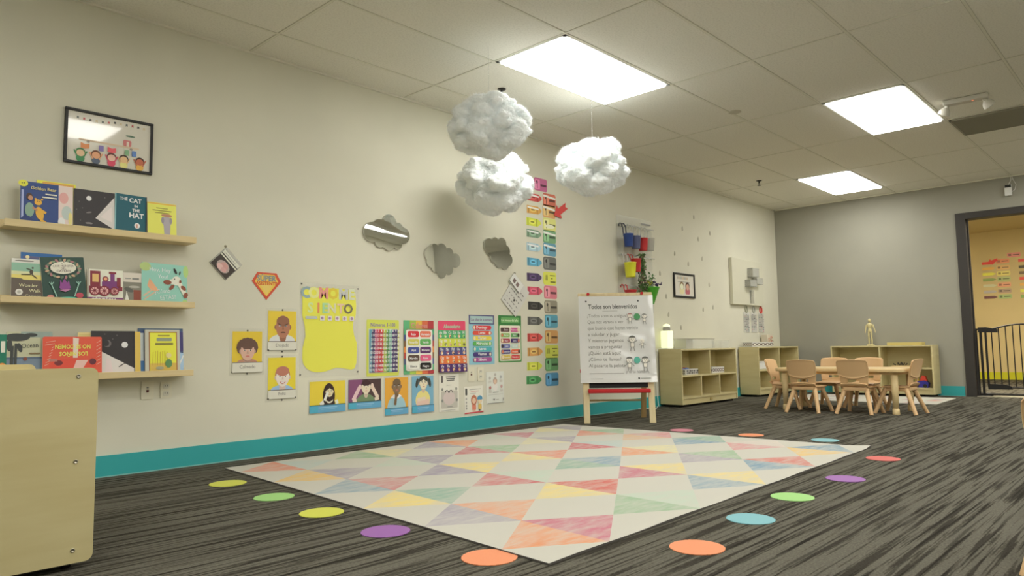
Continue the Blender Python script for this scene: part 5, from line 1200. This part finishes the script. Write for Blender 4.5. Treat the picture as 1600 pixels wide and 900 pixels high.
# ------------------------------------------------------------------ cotton clouds hanging from the ceiling
def cloud(loc, rx, ry, rz, seed, label):
    q = random.Random(seed); lumps = []
    for k in range(70):
        z = q.uniform(-1, 1); a = q.uniform(0, 2 * PI); r = math.sqrt(1 - z * z); d = Vector((r * math.cos(a), r * math.sin(a), z))
        lumps.append((d * q.uniform(0.66, 0.80), q.uniform(0.17, 0.30)))
    for k in range(8):          # stray tufts pulled out of the batting
        z = q.uniform(-0.9, 0.9); a = q.uniform(0, 2 * PI); r = math.sqrt(1 - z * z); d = Vector((r * math.cos(a), r * math.sin(a), z))
        lumps.append((d * q.uniform(0.86, 0.93), q.uniform(0.10, 0.15)))
    bm = bmesh.new(); bmesh.ops.create_icosphere(bm, subdivisions=7, radius=1.0); off = Vector((seed * 3.1, seed * 1.7, 0))
    for v in bm.verts:
        d = v.co.normalized(); d2 = d + 0.10 * noise.noise_vector(d * 3.5 + off) + 0.035 * noise.noise_vector(d * 11 + off); d2.normalize()
        acc = math.exp(16 * 0.80)
        for c, r in lumps:
            b_ = c.dot(d2)
            if b_ <= 0: continue
            h = r * r - (c.length_squared - b_ * b_)
            if h > 0: acc += math.exp(16 * (b_ + math.sqrt(h)))
        best = math.log(acc) / 16 - 0.02
        n2 = noise.fractal(d * 6 + off, 0.95, 2.1, 5); n3 = abs(noise.noise(d * 26 + off)) + 0.5 * abs(noise.noise(d * 60 + off))
        best = best * 0.95 + 0.040 * n2 + 0.012 * n3
        v.co = Vector((d.x * best * rx, d.y * best * ry, d.z * best * rz))
    me = bpy.data.meshes.new('cotton'); bm.to_mesh(me); bm.free(); me.materials.append(M_cotton)
    for p in me.polygons: p.use_smooth = True
    t = thing('cotton_cloud', label, 'cloud decoration', loc, 0, 'hanging cotton clouds')
    o = bpy.data.objects.new('cotton', me); COL.objects.link(o); o.parent = t
    fz = MB(); vs = []; fs = []                     # loose fibres standing off the surface
    for k in range(12000):
        v = me.vertices[q.randrange(len(me.vertices))]; p = v.co.copy(); nn = v.normal + 0.9 * Vector((q.uniform(-1, 1), q.uniform(-1, 1), q.uniform(-1, 1))); nn.normalize()
        L = q.uniform(0.006, 0.020) * (1.8 if q.random() < 0.06 else 1); side = nn.cross(Vector((q.uniform(-1, 1), q.uniform(-1, 1), q.uniform(-1, 1)))).normalized() * 0.0006
        c = p + nn * L * 0.55; e = c + (nn + 0.8 * Vector((q.uniform(-1, 1), q.uniform(-1, 1), q.uniform(-1, 1)))).normalized() * L * 0.5
        i = len(vs); vs += [p - side, p + side, c + side * 0.8, c - side * 0.8, e]; fs += [(i, i + 1, i + 2, i + 3), (i + 3, i + 2, i + 4)]
    fz.add(vs, fs, M_fibre, True); w_ = fz.build('loose_fibres', t); w_['kind'] = 'stuff'
    ml = clear('fishing_line', (0.8, 0.8, 0.8), 0.3) if 'fishing_line' not in MATS else MATS['fishing_line']
    MB().tube([(0, 0, rz * 0.7), (0, 0, H - loc[2] - 0.0005)], 0.0006, ml, 5).build('hanging_line', t)
    return t
cloud((3.105, -1.12, 2.028), 0.275, 0.27, 0.208, 3, 'upper left cotton cloud, overlapping the one below it')
cloud((3.815, -0.47, 1.885), 0.315, 0.29, 0.25, 8, 'lower cotton cloud, closest to the wall, beside the crayon column')
cloud((4.33, -1.00, 2.005), 0.305, 0.30, 0.235, 12, 'right hand cotton cloud, hanging apart from the other two')

# ------------------------------------------------------------------ acrylic panel with hanging buckets
t = thing('acrylic_panel', 'tall clear acrylic panel on the wall holding buckets, behind the easel', 'panel', (6.358, 0, 1.50))
MB().box(-0.322, 0.322, -0.010, -0.004, -0.50, 0.50, M_clear).build('sheet', t, bevel=0.002)
for z in (0.395, 0.085, -0.235):
    MB().tube([(-0.32, -0.040, z), (0.32, -0.040, z)], 0.006, M_clear2, 10).build('rail', t)
    for x in (-0.29, 0.29): MB().tube([(x, -0.008, z), (x, -0.040, z)], 0.006, M_clear2, 8).build('rail_bracket', t)
MB().box(0.12, 0.30, -0.012, -0.009, 0.445, 0.46, G2).build('label_strip', t)
def bucket(x, z, m, label, r=0.052, h=0.122, hook=True, hk=None, tilt=0.0, rail=0.0):
    """z = bottom; hangs from the rail by its hook"""
    t = thing('hanging_bucket', label, 'bucket', (x, -0.121, z), 0, 'buckets on the acrylic panel')
    b = MB(); b.lathe([(0, 0), (r * 0.80, 0), (r * 0.82, 0.004), (r, h), (r * 1.06, h + 0.003), (r * 1.06, h + 0.010), (r * 0.97, h + 0.010), (r * 0.78, 0.008), (0, 0.008)], m, n=24)
    b.build('body', t)
    if hook:
        top = rail - z
        for e in (-1, 1):
            k = MB(); xx = e * r * 0.5
            k.tube([(xx, r * 0.80, h - 0.01), (xx, r * 0.85 + 0.005, top - 0.035), (xx, 0.066, top + 0.004), (xx, 0.082, top + 0.012), (xx, 0.096, top), (xx, 0.096, top - 0.02)], 0.0055, hk or m, 8)
            k.build('hook', t)
    return t
B_blue, B_slate, B_red, B_yel, B_grn = mat('blue_bucket', pc(38, 62, 122), 0.4), mat('slate_bucket', pc(82, 88, 120), 0.4), mat('red_bucket', pc(176, 40, 44), 0.4), mat('yellow_bucket', pc(214, 206, 26), 0.4), mat('green_bucket', pc(74, 160, 44), 0.4)
navy = mat('navy_hook', pc(30, 34, 58), 0.4)
bucket(6.075, 1.655, B_blue, 'blue bucket, leftmost on the top rail of the acrylic panel', rail=1.895, hk=navy)
bucket(6.205, 1.645, B_slate, 'slate blue bucket between the blue and red ones', rail=1.895, hk=M_clear2)
bucket(6.335, 1.635, B_red, 'dark red bucket on the top rail of the acrylic panel', rail=1.895, hk=M_clear2)
bucket(6.465, 1.645, M_clear2, 'clear bucket, rightmost on the top rail of the acrylic panel', rail=1.895, hk=M_clear2)
bucket(6.092, 1.345, B_yel, 'yellow bucket hanging on the middle rail', h=0.14, rail=1.585, hk=M_clear2, r=0.060)
bucket(6.200, 1.405, B_red, 'red bucket beside the hanging vine', h=0.125, rail=1.585, r=0.052)
bucket(6.085, 1.150, B_red, 'low red bucket just above the easel top', h=0.055, rail=1.265, r=0.060)
# green planter with toys
t = thing('green_planter', 'bright green pointed planter with purple and yellow flowers, above the easel', 'planter', (6.465, -0.121, 1.085))
b = MB(); b.lathe([(0, 0), (0.025, 0), (0.028, 0.003), (0.085, 0.165), (0.090, 0.17), (0.086, 0.178), (0.078, 0.168), (0.024, 0.01), (0, 0.01)], B_grn, n=24); b.build('pot', t)
q = random.Random(2)
for nm, c, n_, cx in (('purple_flowers', (64, 44, 92), 26, 0.075), ('yellow_flowers', (206, 200, 70), 22, -0.045), ('white_flowers', (196, 196, 190), 16, 0.02), ('leaves', (66, 110, 52), 30, -0.02)):
    b = MB()
    for k in range(n_):
        p = Vector((cx + q.uniform(-0.055, 0.055), q.uniform(-0.05, 0.05), 0.175 + q.uniform(0.0, 0.065)))
        if nm == 'leaves': p.z += q.uniform(-0.01, 0.09)
        a = Vector((q.uniform(-1, 1), q.uniform(-1, 1), q.uniform(-.4, 1))).normalized() * 0.024; c2 = a.cross(Vector((q.uniform(-1, 1), 0.3, 1))).normalized() * 0.011
        b.add([p - a, p + c2, p + a, p - c2], [(0, 1, 2, 3)], ink(*c))
    b.build(nm, t)
MB().tube([(-0.02, 0.075, 0.15), (-0.02, 0.082, 0.19), (-0.02, 0.098, 0.212), (-0.02, 0.098, 0.195)], 0.006, B_grn, 8).build('hook', t)
# trailing vine
t = thing('trailing_vine', 'green trailing vine hanging down from the middle rail', 'plant', (6.305, -0.106, 1.585))
vm = [mat('vine_leaf_%d' % k, pc(*c), 0.55) for k, c in enumerate([(58, 84, 44), (76, 104, 54), (94, 122, 66), (120, 96, 84)])]
q = random.Random(4)
st = MB(); lf = MB()
for s_ in range(9):
    x, y, z = q.uniform(-0.03, 0.03), q.uniform(-0.03, 0.03), 0.0; P = [(0, 0.06, 0.0), (x * 0.6, y, 0.012)]; L = q.uniform(0.34, 0.52)
    for k in range(14):
        P.append((x, y, -L * k / 13)); x += q.uniform(-0.011, 0.012); y += q.uniform(-0.008, 0.008)
        for e in range(3):
            p = Vector(P[-1]) + Vector((q.uniform(-.02, .02), q.uniform(-.02, .02), q.uniform(-.015, .015)))
            a = Vector((q.uniform(-1, 1), q.uniform(-1, 1), q.uniform(-1, .3))).normalized() * 0.017; c2 = a.cross(Vector((0.2, 1, 0.4))).normalized() * 0.010
            lf.add([p - a, p + c2, p + a, p - c2], [(0, 1, 2, 3)], q.choice(vm))
    st.tube(P, 0.002, vm[0], 5)
for k in range(7):
    p = Vector((q.uniform(-0.09, 0.06), q.uniform(-0.03, 0.03), -0.36 - q.uniform(0, 0.12))); st.tube([(0, 0, -0.30), tuple(p)], 0.0018, vm[1], 5)
    for e in range(6):
        r_ = p + Vector((q.uniform(-.03, .03), q.uniform(-.02, .02), q.uniform(-.03, .03))); a = Vector((q.uniform(-1, 1), q.uniform(-1, 1), q.uniform(-1, 1))).normalized() * 0.015; c2 = a.cross(Vector((0.2, 1, 0.4))).normalized() * 0.009
        lf.add([r_ - a, r_ + c2, r_ + a, r_ - c2], [(0, 1, 2, 3)], q.choice(vm))
st.build('stems', t); o = lf.build('leaves', t); o['kind'] = 'stuff'
b = MB(); b.lathe([(0, -0.50), (0.026, -0.50), (0.036, -0.38), (0.034, -0.38), (0.0, -0.39)], mat('vine_pot', pc(84, 150, 70), 0.5), n=16); b.build('pot', t)

# ------------------------------------------------------------------ white board with acrylic boxes, strips on rings
t = thing('white_board', 'square white board with clear acrylic boxes, near the room corner', 'board', (8.905, 0, 1.455))
MB().box(-0.44, 0.44, -0.045, -0.002, -0.295, 0.295, mat('white_board_face', (0.72, 0.70, 0.56), 0.4)).build('panel', t, bevel=0.004)
mg = clear('grey_acrylic', (0.50, 0.50, 0.46), 0.38)
def abox(x0, x1, z0, z1):
    b = MB(); d = 0.075; y0 = -0.045
    b.box(x0, x1, y0 - d, y0, z0, z0 + 0.006, mg); b.box(x0, x0 + 0.006, y0 - d, y0, z0, z1, mg); b.box(x1 - 0.006, x1, y0 - d, y0, z0, z1, M_clear2); b.box(x0, x1, y0 - d, y0 - d + 0.005, z0, z1, M_clear2); b.box(x0, x1, y0 - d, y0, z1 - 0.006, z1, mg)
    b.build('acrylic_box', t)
abox(-0.02, 0.17, 0.07, 0.185); abox(-0.10, 0.10, -0.06, 0.03); abox(0.09, 0.27, -0.02, 0.06)
MB().box(0.03, 0.055, -0.09, -0.045, -0.27, -0.10, mg).build('acrylic_tube', t)
for i, (x0, x1, rc) in enumerate([(8.807, 8.984, (150, 150, 130)), (9.022, 9.201, (150, 150, 140)), (9.232, 9.421, (196, 60, 50))]):
    t = thing('card_strip', ['left card strip on a pale ring below the white board', 'middle card strip on a pale ring below the white board', 'right card strip on a red ring, beside the room corner'][i], 'card strip', ((x0 + x1) / 2, 0, 0.94), 0, 'card strips on rings')
    A = Art(x1 - x0 - 0.01, 0.262, M_paper, t=0.004); q = random.Random(i)
    for r_ in range(11):
        for c_ in range(3):
            A.rect(0.08 + 0.30 * c_, 0.06 + 0.125 * r_, 0.08 + 0.30 * c_ + q.uniform(0.12, 0.24), 0.06 + 0.125 * r_ + 0.075, ink(*q.choice([(150, 148, 146), (176, 150, 146), (130, 140, 130), (180, 176, 166), (110, 104, 104), (196, 150, 150) if r_ < 3 else (160, 160, 154)])))
    A.place('strip', 0, 0, -0.006, parent=t)
    R_ = [(0.031 * math.cos(2 * PI * k / 20), -0.008, 0.168 + 0.042 * math.sin(2 * PI * k / 20)) for k in range(21)]
    MB().tube(R_, 0.0085, ink(*rc), 8, caps=False).build('ring', t)

# ------------------------------------------------------------------ things on and in the far shelf units
t = thing('lantern', 'glowing pale lantern with rounded top on the shelf behind the easel', 'lamp', (6.802, -0.085, 0.6125))
MB().prism([(x - 0.0575, z + 0.012) for x, z in rslab(0, 0.115, 0, 0.185, 0.012)], -0.042, 0.042, M_lantern).build('shade', t, bevel=0.008)
MB().box(-0.055, 0.055, -0.04, 0.04, 0.0, 0.012, M_white).build('base', t)
b = MB(); b.lathe([(0.040, 0.197), (0.040, 0.214), (0.042, 0.222), (0.039, 0.222), (0.037, 0.238), (0, 0.238)], mat('lantern_collar', (0.35, 0.34, 0.30), 0.4), n=24); b.build('collar', t)
b = MB(); b.lathe([(0.036, 0.238), (0.038, 0.252), (0.027, 0.266), (0.0, 0.274)], M_lantern, n=24); b.build('dome', t)
MB().tube([(-0.055, 0.03, 0.006), (-0.098, 0.06, 0.002), (-0.118, 0.07, -0.10), (-0.120, 0.07, -0.40), (-0.13, 0.05, -0.60), (-0.24, 0.0, -0.6085), (-0.34, -0.05, -0.6085), (-0.42, 0.02, -0.6085), (-0.50, 0.10, -0.6085)], 0.004, M_white, 6).build('power_cord', t)
def openbox(name, label, cat, loc, w, d, h, m, th=0.004, group=None, rz=0):
    t = thing(name, label, cat, loc, rz, group)
    b = MB(); b.box(-w / 2, w / 2, -d / 2, d / 2, 0, th, m)
    b.box(-w / 2, w / 2, -d / 2, -d / 2 + th, th, h, m); b.box(-w / 2, w / 2, d / 2 - th, d / 2, th, h, m); b.box(-w / 2, -w / 2 + th, -d / 2 + th, d / 2 - th, th, h, m); b.box(w / 2 - th, w / 2, -d / 2 + th, d / 2 - th, th, h, m)
    b.build('box', t); return t
t = openbox('clear_tray', 'long clear acrylic tray on the middle of the shelf top', 'tray', (7.235, -0.17, 0.6125), 0.62, 0.16, 0.105, M_clear)
b = MB(); rm = mat('tray_rim', (0.38, 0.36, 0.29), 0.4)
for s_ in (-1, 1): b.box(-0.315, 0.315, s_ * 0.080 - 0.004, s_ * 0.080 + 0.004, 0.105, 0.111, rm); b.box(s_ * 0.311 - 0.004, s_ * 0.311 + 0.004, -0.076, 0.076, 0.105, 0.111, rm)
b.build('rim', t); MB().box(-0.30, -0.16, -0.070, 0.070, 0.006, 0.10, mat('grey_card', (0.58, 0.56, 0.46), 0.7)).build('divider_box', t)
openbox('clear_box', 'small frosted clear box at right end of the shelf top', 'box', (7.86, -0.165, 0.6125), 0.20, 0.12, 0.09, M_clear)
def pattern_side(A, kind):
    a = A.A
    if kind == 'check':
        for i in range(7):
            for j in range(2):
                x, z = 0.06 + 0.14 * i, a * (0.30 + 0.42 * j); A.poly([(x, z), (x + 0.055, z - 0.055), (x + 0.11, z), (x + 0.055, z + 0.055)], ink(46, 44, 44) if (i + j) % 2 else ink(110, 110, 108))
    else:
        for i in range(5):
            x = 0.10 + 0.2 * i; A.ell(x, a * 0.5, 0.10, a * 0.32, ink(74, 56, 56)); A.ell(x, a * 0.5, 0.055, a * 0.18, ink(206, 204, 196))
def patbox(name, label, loc, w, d, h, kind, group=None, inner=None):
    t = openbox(name, label, 'basket', loc, w, d, h, M_paper, group=group)
    A = Art(w - 0.01, h - 0.01, M_paper, t=0.0008); pattern_side(A, kind); A.place('front_pattern', 0, h / 2, -d / 2 - 0.0012, parent=t)
    A = Art(d - 0.01, h - 0.01, M_paper, t=0.0008); pattern_side(A, kind); A.place('side_pattern', 0, h / 2, 0, parent=t).location = (-w / 2 - 0.0012, 0, h / 2)
    t.children[-1].rotation_euler = (0, 0, -PI / 2)
    return t
patbox('patterned_basket', 'checked white basket holding blue things, left compartment of the shelf behind the easel', (7.00, -0.165, 0.3335), 0.27, 0.19, 0.062, 'check', 'patterned baskets')
b = MB(); q = random.Random(9)
for k in range(9): b.lathe([(0, 0), (0.028, 0.008), (0.034, 0.024), (0.022, 0.042), (0, 0.048)], ink(*q.choice([(96, 116, 170), (120, 136, 180), (80, 100, 150), (170, 90, 84)])), (q.uniform(-0.085, 0.085), q.uniform(-0.05, 0.05), q.uniform(0.0, 0.03)), 10)
tag(b.build('blue_toys', loc=(6.985, -0.165, 0.339)), 'heap of small blue toys in the left checked basket', 'toys')
bpy.data.objects['blue_toys']['kind'] = 'stuff'
patbox('patterned_basket', 'ringed grey and white basket, right compartment of the shelf behind the easel', (7.59, -0.165, 0.3335), 0.28, 0.19, 0.068, 'ring', 'patterned baskets')
t = thing('white_bin', 'plain white storage bin in the corner shelf, left of the end chair', 'bin', (8.84, -0.16, 0.3335))
b = MB(); b.box(-0.20, 0.20, -0.09, 0.08, 0, 0.095, mat('white_bin', (0.80, 0.79, 0.76), 0.5)); b.build('body', t, bevel=0.012)
MB().box(-0.205, 0.205, -0.095, 0.085, 0.088, 0.100, MATS['white_bin']).build('lid', t, bevel=0.004)
patbox('patterned_tray', 'long white tray with a ring pattern on the corner shelf top', (8.955, -0.12, 0.6185), 0.62, 0.13, 0.062, 'ring', 'patterned baskets')
t = thing('colourful_box', 'upright box with red and green speckles on the corner shelf top', 'box', (9.325, -0.075, 0.6185), -0.1)
q = random.Random(6)
MB().box(-0.065, 0.065, -0.045, 0.045, 0, 0.158, mat('speckled_box', pc(190, 180, 160), 0.6)).build('body', t, bevel=0.003)
A = Art(0.126, 0.152, mat('speckled_box', (0.5, 0.5, 0.4)), t=0.0008)
for k in range(60): x, z = q.uniform(0.03, 0.9), q.uniform(0.03, 0.97); A.rect(x, z, x + 0.09, z + 0.08, ink(*q.choice([(176, 70, 76), (110, 130, 80), (196, 160, 90), (206, 196, 180), (120, 70, 76), (196, 130, 130)])))
A.place('print', 0, 0.079, -0.0465, parent=t)
# on the grey wall unit
def mannequin():
    t = thing('wooden_mannequin', 'pale wooden artist mannequin standing on the shelf by the grey wall', 'figure', (9.755, -1.235, 0.6125), -PI / 2)
    m = mat('mannequin_wood', srgb(214, 202, 152), 0.5)
    MB().lathe([(0, 0), (0.042, 0), (0.044, 0.004), (0.042, 0.014), (0, 0.014)], m, n=22).build('stand', t)
    b = MB(); b.lathe([(0, 0.295), (0.012, 0.297), (0.019, 0.312), (0.017, 0.330), (0.008, 0.340), (0, 0.341)], m, n=16); b.build('head', t)
    b = MB(); b.lathe([(0, 0.170), (0.022, 0.172), (0.026, 0.185), (0.022, 0.200), (0.018, 0.212), (0.024, 0.228), (0.032, 0.252), (0.034, 0.268), (0.022, 0.282), (0.008, 0.286), (0.007, 0.298)], m, n=18, sy=0.62); b.build('torso', t)
    for s_ in (-1, 1):
        b = MB(); b.tube([(s_ * 0.014, 0, 0.176), (s_ * 0.017, -0.002, 0.135), (s_ * 0.017, 0, 0.097)], [0.0125, 0.011, 0.008], m, 12); b.tube([(s_ * 0.017, 0, 0.097), (s_ * 0.018, 0.004, 0.065), (s_ * 0.018, 0.002, 0.024)], [0.0095, 0.0095, 0.006], m, 12)
        b.tube([(s_ * 0.018, 0.006, 0.021), (s_ * 0.020, -0.026, 0.018)], [0.007, 0.006], m, 10); b.build('leg', t)
        e = Vector((s_ * 0.048, -0.004, 0.222)) if s_ < 0 else Vector((s_ * 0.052, -0.01, 0.222)); h_ = Vector((s_ * 0.050, -0.012, 0.178)) if s_ < 0 else Vector((s_ * 0.066, -0.016, 0.182))
        b = MB(); b.tube([(s_ * 0.034, 0, 0.268), tuple(e)], [0.0095, 0.0075], m, 10); b.tube([tuple(e), tuple(h_)], [0.008, 0.0055], m, 10); b.tube([tuple(h_), (h_.x + s_ * 0.002, h_.y - 0.002, h_.z - 0.020)], [0.0065, 0.004], m, 8); b.build('arm', t)
    MB().tube([(0, 0.02, 0.012), (0, 0.02, 0.165), (0, 0.012, 0.178)], 0.002, M_steel, 6).build('support_rod', t)
mannequin()
t = thing('wooden_tray', 'shallow pale yellow tray on top of the shelf by the grey wall', 'tray', (9.74, -1.645, 0.6125), -PI / 2)
mt = mat('yellow_tray', srgb(214, 196, 120), 0.5); b = MB(); b.box(-0.19, 0.19, -0.09, 0.09, 0, 0.006, mt)
for s_ in (-1, 1): b.box(-0.19, 0.19, s_ * 0.09, s_ * 0.082, 0.006, 0.034, mt); b.box(s_ * 0.19, s_ * 0.182, -0.082, 0.082, 0.006, 0.034, mt)
b.build('body', t, bevel=0.002)
t = thing('nature_tray', 'small pale tray with dark twigs on the right shelf board', 'tray', (9.735, -1.60, 0.3435), -PI / 2)
MB().box(-0.115, 0.115, -0.075, 0.075, 0, 0.022, M_tabletop).build('tray', t, bevel=0.004)
b = MB(); q = random.Random(8)
for k in range(12): x, y = q.uniform(-0.09, 0.09), q.uniform(-0.05, 0.05); b.tube([(x, y, 0.028), (x + q.uniform(-.03, .03), y, 0.028 + q.uniform(0.01, 0.035))], 0.007, ink(*q.choice([(74, 66, 52), (96, 100, 74), (150, 130, 90), (60, 54, 46)])), 6)
b.build('twigs', t)
t = thing('toy_truck', 'red and blue plastic toy in the lower right bay by the grey wall', 'toy', (9.72, -1.80, 0.1035), -PI / 2)
b = MB(); b.prism([(-0.075, 0.0), (0.075, 0.0), (0.080, 0.06), (0.04, 0.085), (-0.05, 0.075)], -0.05, 0.05, mat('toy_blue', pc(44, 40, 140), 0.35)); b.build('base', t, bevel=0.010)
b = MB(); b.prism([(-0.02, 0.075), (0.062, 0.075), (0.045, 0.135), (0.01, 0.145)], -0.035, 0.035, mat('toy_red', pc(206, 60, 40), 0.35)); b.build('cab', t, bevel=0.008)
b = MB(); b.tube([(-0.05, 0, 0.075), (-0.055, 0, 0.125)], [0.022, 0.016], mat('toy_yellow', pc(220, 190, 50), 0.35), 14); b.build('knob', t)
for s_ in (-1, 1): b = MB(); b.tube([(s_ * 0.045, -0.056, 0.022), (s_ * 0.045, -0.046, 0.022)], 0.022, M_black, 14); b.build('wheel', t)

# ------------------------------------------------------------------ through the doorway: crayon and card columns on the tan wall
def xcard(y, z, w, h, c, name, label, cat, group, outline=None, rot=0):
    A = Art(w, h, ink(*c, 0.50), r=0.10, outline=outline); dk = ink(*[int(v * 0.6) for v in c], 0.5)
    if name == 'word_card': A.rect(0.10, A.A * 0.3, 0.30, A.A * 0.75, dk); A.rect(0.42, A.A * 0.38, 0.9, A.A * 0.6, dk)
    o = A.place(name, y, z, 0, rot=rot); o.location = (XO - 0.0022, y, z); o.rotation_euler = (0, 0, -PI / 2)
    return tag(o, label, cat, group)
CO = lambda hh: [(0, 0.02), (0.76, 0.02), (0.92, hh * 0.28), (1, hh * 0.4), (1, hh * 0.6), (0.92, hh * 0.72), (0.76, hh - 0.02), (0, hh - 0.02)]
RW_ = ['topmost', 'second', 'third', 'middle', 'fifth', 'sixth', 'lowest']
for i, (zl, zr, c1, c2) in enumerate([(1.975, 1.992, (190, 44, 34), (190, 116, 80)), (1.882, 1.885, (190, 140, 60), (186, 146, 90)), (1.787, 1.786, (206, 190, 50), (190, 170, 90)), (1.690, 1.692, (110, 130, 70), (140, 150, 96)), (1.588, 1.592, (160, 160, 130), (200, 128, 96)), (1.484, 1.488, (140, 136, 134), (140, 120, 100)), (1.390, 1.392, (90, 56, 56), (130, 150, 96))]):
    xcard(-1.736, zl, 0.19, 0.055, c1, 'crayon_cutout', 'paper crayon seen through the doorway, %s of the left column' % RW_[i], 'paper crayon', 'paper crayons beyond the doorway', CO(0.29))
    xcard(-1.942, zr, 0.19, 0.075, c2, 'word_card', 'rounded word card seen through the doorway, %s beside the left crayons' % RW_[i], 'word card', 'word cards beyond the doorway')
    xcard(-2.255, zr - 0.012, 0.19, 0.055, [(196, 60, 54), (60, 56, 44), (120, 100, 70), (190, 60, 50), (196, 140, 60), (206, 200, 60), (110, 140, 70)][i], 'crayon_cutout', 'paper crayon seen through the doorway, %s of the right column' % RW_[i], 'paper crayon', 'paper crayons beyond the doorway', CO(0.29))
xcard(-2.105, 2.084, 0.19, 0.075, (176, 112, 106), 'word_card', 'pinkish word card above the two crayon columns beyond the doorway', 'word card', 'word cards beyond the doorway')
A = Art(0.17, 0.11, ink(190, 44, 34, 0.5), outline=[(0, 0.32), (0.40, 0.0), (0.40, 0.18), (1, 0.18), (0.88, 0.32), (1, 0.46), (0.40, 0.46), (0.40, 0.64)])
o = A.place('red_arrow', -1.80, 2.02, 0, rot=20); o.location = (XO - 0.006, -1.80, 2.00); o.rotation_euler = (0, 0, -PI / 2)
tag(o, 'red paper arrow on the tan wall beyond the doorway', 'arrow')
fl = MB(); fl.slab([(11.2, -0.6), (12.8, -0.6), (12.8, -1.55), (11.2, -1.55)], 0.0005, 0.006, mat('pale_mat', (0.62, 0.58, 0.45), 0.8))
tag(fl.build('floor_mat'), 'pale mat on the floor of the next room, behind the gate', 'mat')
